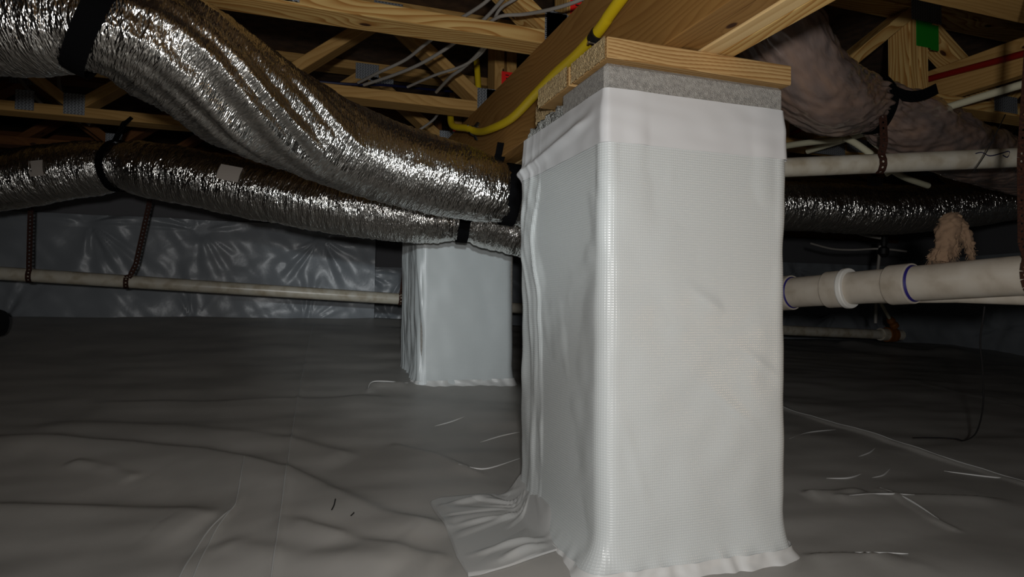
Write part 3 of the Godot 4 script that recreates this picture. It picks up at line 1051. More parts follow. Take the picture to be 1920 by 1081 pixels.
func wood_cap(called: String, label: String, lo: Vector3, hi: Vector3, off: float) -> void:
	var t := thing(called, label, "board", Vector3((lo.x + hi.x) / 2, lo.y, (lo.z + hi.z) / 2), "cap boards on the near pier")
	part(t, "board", box_mesh(lo + Vector3(0.004, 0, 0), hi, 0.002, Vector2(off, 0.02 + off * 0.1)), M.wood_treated)
	# the rough-sawn end as a face of its own with broken fibres along its edges
	var pos := PackedVector3Array()
	var uvs := PackedVector2Array()
	var nz := 50
	var ny := 16
	for j in ny:
		for i in nz:
			var z := lerpf(lo.z + 0.001, hi.z - 0.001, i / float(nz - 1))
			var e := nb.get_noise_2d(z * 260.0, off * 9.0 + 2.0) * 0.0022
			var y := lerpf(lo.y - 0.001 + e * 1.2, hi.y + e * 0.4, j / float(ny - 1))
			pos.append(Vector3(lo.x + nb.get_noise_2d(z * 90.0, y * 130.0) * 0.0012, y, z))
			uvs.append(Vector2(z, y))
	part(t, "sawn_end", grid_mesh(pos, uvs, nz, ny, false), M.end_grain)

func liner_patch() -> void:
	# a loose patch of liner taped over the floor at the pier's left back foot
	var poly := PackedVector2Array([Vector2(0.318, -1.455), Vector2(0.36, -1.482), Vector2(0.441, -1.476), Vector2(0.535, -1.42), Vector2(0.530, -1.269), Vector2(0.512, -1.142), Vector2(0.393, -1.100), Vector2(0.306, -1.080), Vector2(0.306, -1.167), Vector2(0.318, -1.29)])
	var n := 90
	var pos := PackedVector3Array()
	var uvs := PackedVector2Array()
	# map a square on to the outline: left edge and right edge by z
	for j in n:
		var z := lerpf(-1.085, -1.478, j / float(n - 1))
		var xa := INF
		var xb := -INF
		for k in poly.size():
			var a := poly[k]
			var b := poly[(k + 1) % poly.size()]
			if (a.y <= z) != (b.y <= z):
				var x := lerpf(a.x, b.x, (z - a.y) / (b.y - a.y))
				xa = minf(xa, x)
				xb = maxf(xb, x)
		if xa > xb:
			xa = 0.40
			xb = 0.41
		for i in n:
			var x := lerpf(xa, xb, i / float(n - 1))
			var edge := minf(minf(i, n - 1 - i), minf(j, n - 1 - j)) / float(n)
			var y := floor_y(x, z) + 0.0035 * smooth(0.0, 0.012, edge) + 0.0008
			# folds running out from the pier's foot, and two fat ones in front
			var r := Vector2(x - 0.53, z + 1.36)
			y += maxf(0.0, nb.get_noise_2d(atan2(r.y, r.x) * 3.0, r.length() * 3.0)) * 0.014 * smooth(0.0, 0.15, edge) * exp(-r.length() * 4.0)
			for c in [[0.33, -1.155, 0.50, -1.19], [0.37, -1.115, 0.49, -1.165], [0.33, -1.30, 0.50, -1.33], [0.34, -1.42, 0.47, -1.45]]:
				var a := Vector2(c[0], c[1])
				var b := Vector2(c[2], c[3])
				var q := Vector2(x, z)
				var t := clampf((q - a).dot(b - a) / (b - a).length_squared(), 0, 1)
				var e := q.distance_to(a.lerp(b, t))
				y += 0.009 * exp(-e * e / (0.009 * 0.009)) * sin(clampf(t, 0.05, 0.95) * PI)
			# climbs the pier
			y += 0.06 * pow(smooth(0.47, 0.535, x), 2.0) * smooth(-1.15, -1.25, z)
			pos.append(Vector3(x, y, z))
			uvs.append(Vector2(x, z))
	single("liner_patch", "wrinkled patch of white liner on the floor at near pier's left foot", "liner patch", grid_mesh(pos, uvs, n, n, false), M.patch_liner)

func build_far_pier() -> void:
	var t := thing("block_pier", "smaller far pier wrapped in pale liner under the lower foil duct", "pier", Vector3(0.72, 0.15, -2.80))
	part(t, "concrete_block", box_mesh(Vector3(0.525, 0.05, -2.995), Vector3(0.92, 0.71, -2.61), 0.004), M.block)
	part(t, "concrete_block", box_mesh(Vector3(0.525, 0.711, -2.995), Vector3(0.92, 0.910, -2.61), 0.004), M.block)
	part(t, "cap_board", box_mesh(Vector3(0.515, 0.911, -3.0), Vector3(0.925, 0.948, -2.605), 0.003, Vector2(0.2, 0.03)), M.wood_treated)
	var loop := loop_pts(0.517, 0.922, -3.003, -2.602, 0.030, 0.008)
	var f := func(p: Vector2, o: Vector2, s: float, y: float) -> float:
		var left := smooth(0.3, 0.9, -o.x)
		var d := na.get_noise_2d(s * 3.0 + 30.0, y * 2.0) * 0.006
		d += left * (nb.get_noise_2d(p.y * 30.0 + y * 3.0, y * 2.0 + 5.0) * 0.010 + 0.004)
		var foot := smooth(0.26, 0.13, y)
		d += foot * foot * 0.016
		return d
	part(t, "liner_wrap", wrap_mesh(loop, 0.10, 0.86, 90, f), M.liner_far)
	part(t, "foot_tape", wrap_mesh(loop, 0.10, 0.172, 18, func(p: Vector2, o: Vector2, s: float, y: float) -> float:
		return f.call(p, o, s, y) + 0.003 + 0.022 * smooth(0.165, 0.13, y) + nb.get_noise_2d(s * 18.0, y * 30.0) * 0.008), M.tape_floor)

# ------------------------------------------------------------------ ducts
func foil_duct(called: String, label: String, pts: Array, straps: Array, sd: float, amp: float, swirl: Array) -> Node3D:
	var path := spline(pts, 0.0026)
	# total length and the places pinched by straps
	var t := thing(called, label, "duct", Vector3(pts[0].x, pts[0].y, pts[0].z))
	var disp := func(a: float, s: float) -> float:
		var ca := cos(a)
		var sa := sin(a)
		# many narrow gathers across the duct, broken up round it
		var d := nb.get_noise_3d(s * 100.0 + sd, ca * 1.7, sa * 1.7) * 0.0021 * amp
		d += nb.get_noise_3d(s * 34.0 + sd + 9.0, ca * 1.0, sa * 1.0) * 0.0024 * amp
		d += na.get_noise_3d(s * 4.0 + sd, ca * 0.9, sa * 0.9) * 0.006
		for k in straps:
			var e: float = (s - k)
			var near := exp(-e * e / (0.05 * 0.05))
			d -= 0.014 * near
			d += nc.get_noise_3d(s * 26.0, ca * 3.5, sa * 3.5) * 0.006 * exp(-e * e / (0.07 * 0.07)) * smooth(0.012, 0.04, absf(e))
		for w in swirl:
			# slack folds that run at a slant after a bend: [s0, s1, turns per metre, height]
			if s > w[0] and s < w[1]:
				var q: float = nb.get_noise_2d((a - (s - w[0]) * w[2]) * 3.0 + sd, s * 1.5)
				d += q * w[3] * sin((s - w[0]) / (w[1] - w[0]) * PI)
		return d
	part(t, "foil_sleeve", tube_mesh(path, 120, disp, true), M.foil)
	return t

# a black strap looped round a duct
func duct_strap(label: String, c: Vector3, axis: Vector3, r: float, wide: float, tail: Array, cat_group: String, squash := 1.0) -> void:
	axis = axis.normalized()
	var n := (Vector3.UP - axis * axis.y).normalized()
	var b := axis.cross(n)
	var t := thing("duct_strap", label, "strap", c, cat_group)
	var cs := []
	for k in 49:
		var a := TAU * k / 48.0
		var rr := r * (1.0 + 0.02 * sin(a * 5.0))
		cs.append(c + (n * cos(a) * squash + b * sin(a)) * rr)
	part(t, "loop", ribbon_mesh(cs, [axis], wide, 0.0025), M.black_strap)
	if tail.size() > 1:
		part(t, "tail", ribbon_mesh(tail, [axis], wide * 0.8, 0.0025), M.black_strap)

func V(x: float, y: float, z: float, r: float) -> Vector4:
	return Vector4(x, y, z, r)

func path_at(pts: Array, i: int, t: float) -> Vector3:
	var a: Vector4 = pts[i].lerp(pts[i + 1], t)
	return Vector3(a.x, a.y, a.z)

func path_len(pts: Array, upto: int) -> float:
	var path := spline(pts.slice(0, upto + 1), 0.0038)
	var s := 0.0
	for i in range(1, path.size()):
		s += Vector3(path[i].x, path[i].y, path[i].z).distance_to(Vector3(path[i - 1].x, path[i - 1].y, path[i - 1].z))
	return s

func build_ducts() -> void:
	var d1 := [V(-1.05, 1.043, -1.72, 0.115), V(-0.775, 1.045, -1.63, 0.115), V(-0.56, 1.055, -1.588, 0.115), V(-0.385, 1.062, -1.552, 0.115), V(-0.255, 1.047, -1.615, 0.130), V(-0.123, 1.003, -1.722, 0.134), V(0.057, 0.957, -1.874, 0.130), V(0.245, 0.919, -1.968, 0.126), V(0.498, 0.871, -1.987, 0.118), V(0.688, 0.838, -1.995, 0.106), V(0.894, 0.832, -2.008, 0.105), V(1.3, 0.83, -2.03, 0.105)]
	foil_duct("foil_duct", "upper large foil duct sweeping from top left down to the near pier", d1, [path_len(d1, 3), path_len(d1, 9)], 1.0, 0.85, [[0.67, 1.40, 2.4, 0.012]])
	duct_strap("wide black strap round the upper foil duct at top left", Vector3(-0.375, 1.060, -1.556), Vector3(1.0, -0.42, -0.20), 0.120, 0.046, [Vector3(-0.35, 1.175, -1.56), Vector3(-0.31, 1.30, -1.56)], "black straps holding the ducts")
	duct_strap("black strap round upper foil duct beside the near pier, tail up the girder", Vector3(0.688, 0.838, -1.995), Vector3(1.0, -0.10, 0.10), 0.100, 0.042, [Vector3(0.636, 0.94, -1.95), Vector3(0.636, 0.955, -1.93), Vector3(0.636, 0.985, -1.91)], "black straps holding the ducts")
	var d2 := [V(-1.9, 0.80, -3.22, 0.115), V(-1.43, 0.896, -3.14, 0.115), V(-1.064, 0.950, -3.062, 0.115), V(-0.866, 0.985, -2.992, 0.112), V(-0.62, 1.012, -2.904, 0.104), V(-0.461, 0.982, -2.797, 0.108), V(-0.166, 0.918, -2.642, 0.110), V(0.119, 0.859, -2.512, 0.11), V(0.402, 0.822, -2.414, 0.108), V(0.631, 0.812, -2.365, 0.103), V(0.759, 0.793, -2.353, 0.106), V(0.95, 0.765, -2.335, 0.108), V(1.30, 0.80, -2.335, 0.11), V(1.631, 0.887, -2.331, 0.112), V(2.125, 0.937, -2.315, 0.114), V(2.361, 0.940, -2.306, 0.112), V(2.638, 0.942, -2.293, 0.112), V(3.09, 0.983, -2.292, 0.112), V(3.62, 1.065, -2.284, 0.108), V(4.368, 1.15, -2.261, 0.10)]
	var t2 := foil_duct("foil_duct", "lower foil duct passing in front of the far pier and on behind the near one", d2, [path_len(d2, 4), path_len(d2, 9)], 21.0, 1.0, [])
	# paper labels on its sleeve
	part(t2, "paper_label", label_patch(Vector3(-0.846, 0.985, -2.99), Vector3(0.24, 0.02, 0.10), 0.1185, 0.10, 0.055, 0.060), M.paper, "pale paper label on duct sleeve")
	part(t2, "paper_label", label_patch(Vector3(-0.156, 0.916, -2.638), Vector3(0.285, -0.06, 0.13), 0.1165, 0.25, 0.085, 0.060), M.paper, "printed paper label on duct sleeve")
	duct_strap("black strap round the lower foil duct under a dim truss chord, far left", Vector3(-0.62, 1.012, -2.904), Vector3(1.0, -0.05, 0.62), 0.099, 0.034, [Vector3(-0.63, 1.10, -2.86), Vector3(-0.60, 1.17, -2.856), Vector3(-0.575, 1.20, -2.857)], "black straps holding the ducts")
	duct_strap("black strap round the lower foil duct above the far pier", Vector3(0.631, 0.812, -2.365), Vector3(1.0, -0.06, 0.15), 0.0985, 0.040, [Vector3(0.62, 0.90, -2.36), Vector3(0.62, 0.99, -2.36)], "black straps holding the ducts")
	# the duct in a clear sleeve over pink wool
	var d3 := [V(1.10, 1.44, -1.33, 0.105), V(1.18, 1.33, -1.37, 0.108), V(1.255, 1.225, -1.40, 0.112), V(1.36, 1.145, -1.44, 0.112), V(1.535, 1.108, -1.50, 0.112), V(1.77, 1.135, -1.575, 0.088), V(2.00, 1.112, -1.632, 0.112), V(2.283, 1.084, -1.69, 0.112), V(2.566, 1.075, -1.76, 0.110), V(3.015, 1.07, -1.88, 0.105), V(3.712, 1.07, -2.05, 0.10)]
	var t := thing("insulated_duct", "pinkish insulated duct in a clear plastic sleeve, bending down right of the girder", "duct", Vector3(1.5, 1.0, -1.5))
	var ks := path_len(d3, 5)
	part(t, "clear_sleeve", tube_mesh(spline(d3, 0.006), 110, func(a: float, s: float) -> float:
		var ca := cos(a)
		var sa := sin(a)
		var d := na.get_noise_3d(s * 3.5, ca * 1.1, sa * 1.1) * 0.012 + nb.get_noise_3d(s * 22.0, ca * 0.9, sa * 0.9) * 0.0018
		d += nb.get_noise_2d((a + s * 5.0) * 3.0, s * 3.0) * 0.004
		var e := s - ks
		d += nb.get_noise_2d(a * 6.0, s * 3.0) * 0.012 * exp(-e * e / 0.015) * smooth(0.01, 0.05, absf(e))
		return d), M.pink_sleeve)
	duct_strap("black strap round the pinkish insulated duct with a loose tail to the right", Vector3(1.77, 1.135, -1.575), Vector3(1.0, 0.05, 0.05), 0.094, 0.034, [], "black straps holding the ducts")
	var tl := []
	for k in 9:
		var u := k / 8.0
		tl.append(Vector3(lerpf(1.735, 1.94, u), 1.165 - 0.03 * sin(u * PI) + 0.01 * u, lerpf(-1.49, -1.475, u)))
	var sp: Node3D = get_node("duct_strap_004")
	part(sp, "tail", ribbon_mesh(tl, [Vector3(0, 1, 0.1)], 0.034, 0.0025), M.black_strap)

# a small sheet lying on a duct: centre of the duct there, its run, radius, angle above the sight line, size along and round
func label_patch(c: Vector3, run: Vector3, r: float, lift: float, along: float, round_: float) -> ArrayMesh:
	var t := run.normalized()
	var to := (CAM + Vector3(0, 0.3, 0) - c)
	to = (to - t * to.dot(t)).normalized()
	var up := to.cross(t)
	if up.y < 0.0: up = -up
	var pos := PackedVector3Array()
	var uvs := PackedVector2Array()
	for j in 6:
		for i in 9:
			var a := lift + (i / 8.0 - 0.5) * round_ / r
			pos.append(c + t * (j / 5.0 - 0.5) * along + (to * cos(a) + up * sin(a)) * r)
			uvs.append(Vector2(i / 8.0, j / 5.0))
	var n := (pos[1] - pos[0]).cross(pos[9] - pos[0])
	return grid_mesh(pos, uvs, 9, 6, false, n.dot(to) < 0.0)

# ------------------------------------------------------------------ pipes
func coupling(parent: Node3D, a: Vector3, b: Vector3, r: float, lip: Material, lip_share: float) -> void:
	var c := part(parent, "coupling", lathe(a, b, [Vector2(0, 0.0445), Vector2(0, r * 0.985), Vector2(0.04, r), Vector2(0.96, r), Vector2(1.0, r * 0.985), Vector2(1.0, 0.0445)], 40), M.pvc_grey)
	if lip:
		var q := a.lerp(b, 1.0)
		var d := (b - a).normalized()
		part(c, "primer_ring", lathe(q, q + d * lip_share, [Vector2(0, 0.044), Vector2(0, 0.0475), Vector2(1, 0.0455), Vector2(1, 0.044)], 40), lip)

func hang_strap(label: String, pts: Array, side: Vector3, wide: float, pitch: float, hole: float) -> void:
	single("pipe_strap", label, "strap", strap_mesh(pts, side, wide, pitch, hole), M.rust, "rusty perforated straps holding the pipes")

# half a turn under a pipe that runs along "run"
func under(c: Vector3, run: Vector3, r: float) -> Array:
	run = run.normalized()
	var up := (Vector3.UP - run * run.y).normalized()
	var s := run.cross(up)
	if s.z < 0.0: s = -s
	var o := []
	for k in 15:
		var a := lerpf(-PI * 0.5, PI * 1.0, k / 14.0) # from the far side under to the near side and over
		a = lerpf(PI * 0.25, PI * 1.5, k / 14.0)
		o.append(c + (up * cos(a) + s * sin(a)) * r)
	return o

func build_pipes() -> void:
	# low drain along the back, hung by straps
	var lp := thing("drain_pipe", "long white pipe sloping along the back wall, hung by straps at left", "pipe", Vector3(0, 0.5, -3.5))
	part(lp, "pipe", tube_mesh([V(-2.6, 0.69, -3.495, 0.0302), V(-1.203, 0.605, -3.5, 0.0302), V(-0.136, 0.549, -3.51, 0.0302), V(0.574, 0.512, -3.5, 0.0302), V(1.256, 0.468, -3.5, 0.0302), V(3.216, 0.331, -3.509, 0.033), V(4.12, 0.295, -3.53, 0.033)], 32), M.pvc)
	part(lp, "fitting", lathe(Vector3(4.05, 0.299, -3.528), Vector3(4.26, 0.292, -3.535), [Vector2(0, 0.033), Vector2(0, 0.045), Vector2(0.35, 0.045), Vector2(0.36, 0.038), Vector2(1, 0.038), Vector2(1, 0)], 28), M.pvc)
	part(lp, "clamp", lathe(Vector3(4.11, 0.297, -3.53), Vector3(4.19, 0.294, -3.533), [Vector2(0, 0.044), Vector2(0, 0.053), Vector2(0.45, 0.053), Vector2(0.5, 0.048), Vector2(0.7, 0.052), Vector2(1, 0.052), Vector2(1, 0.044)], 28), M.brass_rust, "rusty orange clamp")
	var sw := thing("water_line", "thin pale pipe dropping to a rusty joint at back right", "pipe", Vector3(4.1, 0.4, -3.48))
	part(sw, "pipe", wire_mesh([Vector3(3.90, 0.66, -3.48), Vector3(3.99, 0.533, -3.475), Vector3(4.107, 0.401, -3.491)], 0.011, 10), M.pex_white)
	part(sw, "joint", lathe(Vector3(4.095, 0.415, -3.49), Vector3(4.15, 0.352, -3.49), [Vector2(0, 0), Vector2(0, 0.022), Vector2(0.3, 0.030), Vector2(0.6, 0.022), Vector2(0.7, 0.030), Vector2(1, 0.028), Vector2(1, 0)], 16), M.brass_rust, "rusty brass joint")
	var z0 := Vector3(1, -0.05, 0)
	var s1 := [Vector3(-1.09, 1.18, -3.475), Vector3(-1.089, 0.64, -3.475)] + under(Vector3(-1.090, 0.598, -3.5), z0, 0.032)
	hang_strap("straight rusty strap with round holes at the pipe's far left", s1, Vector3(1, 0, 0), 0.022, 0.017, 0.0034)
	var s2 := [Vector3(-0.575, 1.18, -3.47), Vector3(-0.665, 0.66, -3.473), Vector3(-0.690, 0.60, -3.473)] + under(Vector3(-0.705, 0.578, -3.505), z0, 0.032)
	hang_strap("slanting rusty strap with round holes, second from the left on the back pipe", s2, Vector3(1, 0.1, 0), 0.022, 0.017, 0.0034)
	var s3 := [Vector3(0.630, 1.18, -3.472), Vector3(0.612, 0.70, -3.472), Vector3(0.594, 0.55, -3.472)] + under(Vector3(0.590, 0.511, -3.5), z0, 0.032)
	hang_strap("rusty strap on the back pipe just left of the far pier", s3, Vector3(1, 0.1, 0), 0.024, 0.019, 0.0038)
	# upper white pipe on the right
	var up := thing("drain_pipe", "white pipe crossing level behind the near pier at right, purple scribble on it", "pipe", Vector3(1.7, 0.93, -1.5))
	part(up, "pipe", pipe_mesh(Vector3(1.05, 0.893, -1.770), Vector3(2.75, 0.985, -1.170), 0.0300, 40), M.pvc)
	var sc := []
	for p in [Vector3(2.005, 0.957, -1.4035), Vector3(2.025, 0.963, -1.396), Vector3(2.046, 0.950, -1.392), Vector3(2.076, 0.957, -1.378), Vector3(2.104, 0.968, -1.366), Vector3(2.098, 0.947, -1.3735), Vector3(2.084, 0.953, -1.377)]:
		var ax := Vector3(1.70, 0.092, 0.60).normalized()
		var o := Vector3(1.05, 0.893, -1.770)
		var foot: Vector3 = o + ax * (p - o).dot(ax)
		sc.append(foot + (p - foot).normalized() * 0.0302)
	part(up, "marker_scribble", wire_mesh(sc, 0.0018, 6, 0.006), M.ink, "purple marker scribble")
	var uc := Vector3(1.745, 0.9306, -1.5247)
	hang_strap("rusty perforated strap holding the upper white pipe in its middle", [Vector3(1.735, 1.17, -1.50), Vector3(1.742, 0.99, -1.498)] + under(uc, Vector3(1.7, 0.09, 0.6), 0.0318), Vector3(1, 0, 0.35), 0.024, 0.018, 0.0036)
	# the big drain
	var bd := thing("drain_pipe", "thick grey drain pipe with couplings coming forward at right of near pier", "pipe", Vector3(1.5, 0.5, -1.2))
	var a := Vector3(1.345, 0.502, -1.95)
	var b := Vector3(1.600, 0.572, -0.55)
	part(bd, "pipe", tube_mesh([V(1.345, 0.500, -1.95, 0.0445), V(1.434, 0.523, -1.542, 0.0445), V(1.50, 0.538, -1.27, 0.0445), V(1.545, 0.5515, -0.995, 0.0445), V(1.60, 0.566, -0.55, 0.0445)], 48), M.pvc_grey)
	var at := func(z: float) -> Vector3:
		var ps := [Vector3(1.345, 0.500, -1.95), Vector3(1.434, 0.523, -1.542), Vector3(1.50, 0.538, -1.27), Vector3(1.545, 0.5515, -0.995), Vector3(1.60, 0.566, -0.55)]
		for k in 4:
			if z <= ps[k + 1].z: return ps[k].lerp(ps[k + 1], (z - ps[k].z) / (ps[k + 1].z - ps[k].z))
		return ps[4]
	coupling(bd, at.call(-1.62), at.call(-1.548), 0.0520, M.primer, 0.004)
	coupling(bd, at.call(-1.440), at.call(-1.383), 0.0515, null, 0.0)
	part(bd, "white_ring", lathe(at.call(-1.392), at.call(-1.376), [Vector2(0, 0.044), Vector2(0, 0.0545), Vector2(0.2, 0.056), Vector2(0.8, 0.056), Vector2(1, 0.0545), Vector2(1, 0.044)], 40), M.pvc_white, "white collar ring")
	coupling(bd, at.call(-1.272), at.call(-1.215), 0.0520, M.primer, 0.006)
	hang_strap("long rusty strap at the right edge coming down to the thick drain", [Vector3(1.505, 1.17, -0.925), Vector3(1.497, 1.029, -0.932), Vector3(1.491, 0.80, -0.945), Vector3(1.505, 0.62, -0.955)] + under(at.call(-0.955), Vector3(0.1, 0.03, 1), 0.0462), Vector3(0.95, 0, 0.3), 0.019, 0.0165, 0.0026)
	single("drain_pipe", "slimmer white pipe running just under the thick drain at right", "pipe", tube_mesh([V(1.515, 0.503, -1.50, 0.013), V(1.547, 0.506, -1.303, 0.015), V(1.572, 0.508, -1.152, 0.016), V(1.592, 0.5035, -0.99, 0.018)], 24), M.pvc_grey)
	# water lines
	single("water_line", "red plastic water line along the board at upper right", "pipe", wire_mesh([Vector3(2.178, 1.262, -0.90), Vector3(2.178, 1.280, -1.351), Vector3(2.178, 1.310, -1.774), Vector3(2.15, 1.29, -2.097), Vector3(2.12, 1.24, -2.4)], 0.011, 12), M.pex_red)
	single("water_line", "pale plastic water line slanting at right below the red one", "pipe", wire_mesh([Vector3(2.12, 1.166, -0.70), Vector3(2.12, 1.166, -1.333), Vector3(2.12, 1.164, -1.607), Vector3(2.12, 1.155, -2.2)], 0.0125, 12, 0.05), M.pex_white)
	single("water_line", "pale plastic water line right beside the near pier's top", "pipe", wire_mesh([Vector3(1.30, 0.95, -1.73), Vector3(1.54, 1.014, -1.775), Vector3(1.717, 1.060, -1.818), Vector3(1.931, 1.103, -1.847)], 0.011, 12), M.pex_white)
	single("water_line", "short pale water line dropping behind the upper white pipe", "pipe", wire_mesh([Vector3(1.945, 1.109, -1.841), Vector3(1.955, 1.073, -1.792), Vector3(1.985, 1.004, -1.731), Vector3(2.00, 0.95, -1.70)], 0.012, 12), M.pex_white)
	single("water_line", "short pale water line under the upper white pipe, before the lower foil duct", "pipe", wire_mesh([Vector3(2.10, 1.03, -1.83), Vector3(2.198, 1.014, -1.862), Vector3(2.347, 1.002, -1.917), Vector3(2.522, 0.992, -1.962)], 0.012, 12), M.pex_white)
	single("black_pipe", "end of a black pipe lying by the liner at the left edge", "pipe", lathe(Vector3(-1.32, 0.385, -3.42), Vector3(-1.155, 0.385, -3.40), [Vector2(0, 0), Vector2(0, 0.06), Vector2(0.9, 0.06), Vector2(1.0, 0.054), Vector2(1.0, 0.0)], 24), M.black_plastic)

# ------------------------------------------------------------------ cables and lines
func build_cables() -> void:
	var g := "grey cables between the trusses"
	var w := func(label: String, pts: Array, r: float, m: String, grp: String) -> void:
		single("cable", label, "cable", wire_mesh(pts, r), M[m], grp)
	w.call("grey cable crossing above the pale truss, leftmost of those over it", [Vector3(0.56, 1.36, -1.56), Vector3(0.505, 1.300, -1.653), Vector3(0.441, 1.280, -1.782), Vector3(0.389, 1.262, -1.907), Vector3(0.348, 1.251, -2.028), Vector3(0.278, 1.235, -2.127), Vector3(0.225, 1.232, -2.24)], 0.0052, "cable", g)
	w.call("grey cable kinked in its middle, reaching the yellowish truss chord", [Vector3(0.55, 1.31, -1.62), Vector3(0.512, 1.275, -1.726), Vector3(0.459, 1.257, -1.882), Vector3(0.396, 1.240, -2.011), Vector3(0.329, 1.232, -2.120), Vector3(0.245, 1.230, -2.25)], 0.0055, "cable", g)
	w.call("thin pale cable crossing another in an X left of the girder", [Vector3(0.62, 1.34, -1.52), Vector3(0.57, 1.287, -1.57), Vector3(0.533, 1.270, -1.623), Vector3(0.527, 1.250, -1.675), Vector3(0.555, 1.246, -1.849), Vector3(0.524, 1.236, -1.967), Vector3(0.454, 1.232, -2.077), Vector3(0.390, 1.231, -2.22)], 0.0046, "cable", g)
	w.call("wide pale cable ending on the yellowish truss chord near the girder", [Vector3(0.535, 1.262, -1.676), Vector3(0.547, 1.246, -1.852), Vector3(0.528, 1.238, -1.997), Vector3(0.508, 1.234, -2.079), Vector3(0.496, 1.232, -2.24)], 0.0058, "cable", g)
	w.call("grey cable running level to the girder before a red tag", [Vector3(0.50, 1.232, -1.66), Vector3(0.524, 1.236, -1.60), Vector3(0.570, 1.222, -1.537), Vector3(0.606, 1.196, -1.430), Vector3(0.648, 1.190, -1.341), Vector3(0.70, 1.21, -1.27)], 0.0048, "cable", g)
	w.call("thin grey cable below the yellowish truss, over the main duct", [Vector3(0.58, 1.235, -2.38), Vector3(0.552, 1.22, -2.434), Vector3(0.540, 1.205, -2.492), Vector3(0.503, 1.182, -2.559), Vector3(0.46, 1.16, -2.61)], 0.005, "cable", g)
	w.call("dim cable slanting at far left, nearest the edge", [Vector3(-1.13, 1.50, -3.22), Vector3(-1.106, 1.471, -3.22), Vector3(-1.068, 1.418, -3.23), Vector3(-1.017, 1.351, -3.235), Vector3(-0.93, 1.26, -3.24)], 0.0075, "cable", g)
	w.call("dim cable slanting at far left, second from the edge", [Vector3(-1.07, 1.50, -3.196), Vector3(-1.034, 1.454, -3.196), Vector3(-0.973, 1.386, -3.198), Vector3(-0.893, 1.303, -3.193), Vector3(-0.83, 1.24, -3.19)], 0.0065, "cable", g)
	w.call("dim cable that drops and bends at far left under the strap", [Vector3(-0.89, 1.50, -3.104), Vector3(-0.893, 1.443, -3.104), Vector3(-0.892, 1.362, -3.127), Vector3(-0.877, 1.324, -3.144), Vector3(-0.84, 1.275, -3.19), Vector3(-0.80, 1.24, -3.21)], 0.0075, "cable", g)
	w.call("dark blue cable lying over the yellowish truss chord", [Vector3(0.10, 1.236, -2.29), Vector3(0.20, 1.24, -2.29), Vector3(0.33, 1.262, -2.32), Vector3(0.50, 1.30, -2.42), Vector3(0.62, 1.33, -2.50)], 0.005, "cable_blue", "")
	w.call("thin pale cable sagging at back right, left of the black clip", [Vector3(2.83, 0.85, -2.918), Vector3(2.945, 0.82, -2.878), Vector3(3.043, 0.813, -2.823), Vector3(3.117, 0.813, -2.712), Vector3(3.257, 0.80, -2.664)], 0.006, "cable", g)
	w.call("pale cable slanting at back right under the foil duct", [Vector3(2.90, 0.935, -2.79), Vector3(2.947, 0.918, -2.769), Vector3(3.032, 0.889, -2.74), Vector3(3.13, 0.87, -2.706)], 0.0085, "cable", g)
	w.call("pale cable hanging straight down at back right from the black clip", [Vector3(3.119, 0.83, -2.712), Vector3(3.112, 0.742, -2.717), Vector3(3.102, 0.62, -2.723), Vector3(3.10, 0.40, -2.73)], 0.009, "cable", g)
	var j := thing("cable_clip", "black clip where the back right cables meet", "clip", Vector3(3.13, 0.80, -2.70))
	part(j, "clip_body", lathe(Vector3(3.130, 0.885, -2.695), Vector3(3.126, 0.765, -2.700), [Vector2(0, 0), Vector2(0, 0.014), Vector2(0.3, 0.020), Vector2(0.5, 0.014), Vector2(0.6, 0.028), Vector2(0.85, 0.028), Vector2(1, 0.012), Vector2(1, 0)], 14), M.black_plastic)
	# a pale cable tight along the girder, top right of it
	w.call("pale cable beside the girder's right edge above the pinkish duct", [Vector3(0.93, 1.10, -0.80), Vector3(1.02, 1.19, -1.00), Vector3(1.10, 1.265, -1.16), Vector3(1.16, 1.29, -1.22)], 0.004, "cable", g)
	single("wire", "thin dark wire slanting across the scribbled white pipe", "wire", wire_mesh([Vector3(1.99, 1.05, -1.303), Vector3(1.935, 0.938, -1.321), Vector3(1.899, 0.879, -1.335)], 0.0016, 6), M.string_dark)
	single("string", "dark string hanging from the thick drain and lying on the floor", "string", wire_mesh([Vector3(1.735, 0.53, -1.19), Vector3(1.74, 0.47, -1.20), Vector3(1.775, 0.390, -1.235), Vector3(1.833, 0.313, -1.27), Vector3(1.92, 0.20, -1.33), Vector3(2.02, 0.10, -1.42), Vector3(2.08, 0.055, -1.50), Vector3(2.10, 0.05, -1.55), Vector3(2.05, 0.05, -1.58), Vector3(1.98, 0.05, -1.60)], 0.0022, 6), M.string_dark)
	# the yellow gas line clipped to the girder
	var t := thing("gas_line", "yellow coated gas line curving along the girder's left side", "gas line", Vector3(0.62, 1.05, -1.5))
	part(t, "tube", tube_mesh(spline(v4([Vector3(0.625, 1.135, -0.92), Vector3(0.622, 1.080, -1.158), Vector3(0.622, 1.070, -1.193), Vector3(0.622, 1.060, -1.239), Vector3(0.621, 1.049, -1.339), Vector3(0.620, 1.047, -1.445), Vector3(0.619, 1.038, -1.573), Vector3(0.619, 1.025, -1.776), Vector3(0.619, 1.046, -1.984), Vector3(0.619, 1.073, -2.125), Vector3(0.605, 1.108, -2.22), Vector3(0.585, 1.155, -2.36), Vector3(0.60, 1.24, -2.45)], 0.0125), 0.012), 20), M.gas_yellow)
	var c := thing("pipe_clip", "black plastic clip holding the gas line above the pier cap", "clip", Vector3(0.625, 1.06, -1.237))
	clip_at(c, Vector3(0.622, 1.0545, -1.24), Vector3(0, 0.016, 0.054).normalized())
	part(c, "nail", lathe(Vector3(0.600, 1.036, -1.235), Vector3(0.640, 1.036, -1.235), [Vector2(0, 0), Vector2(0, 0.004), Vector2(0.1, 0.004), Vector2(0.1, 0.0018), Vector2(1, 0.0018), Vector2(1, 0)], 10), M.nail)
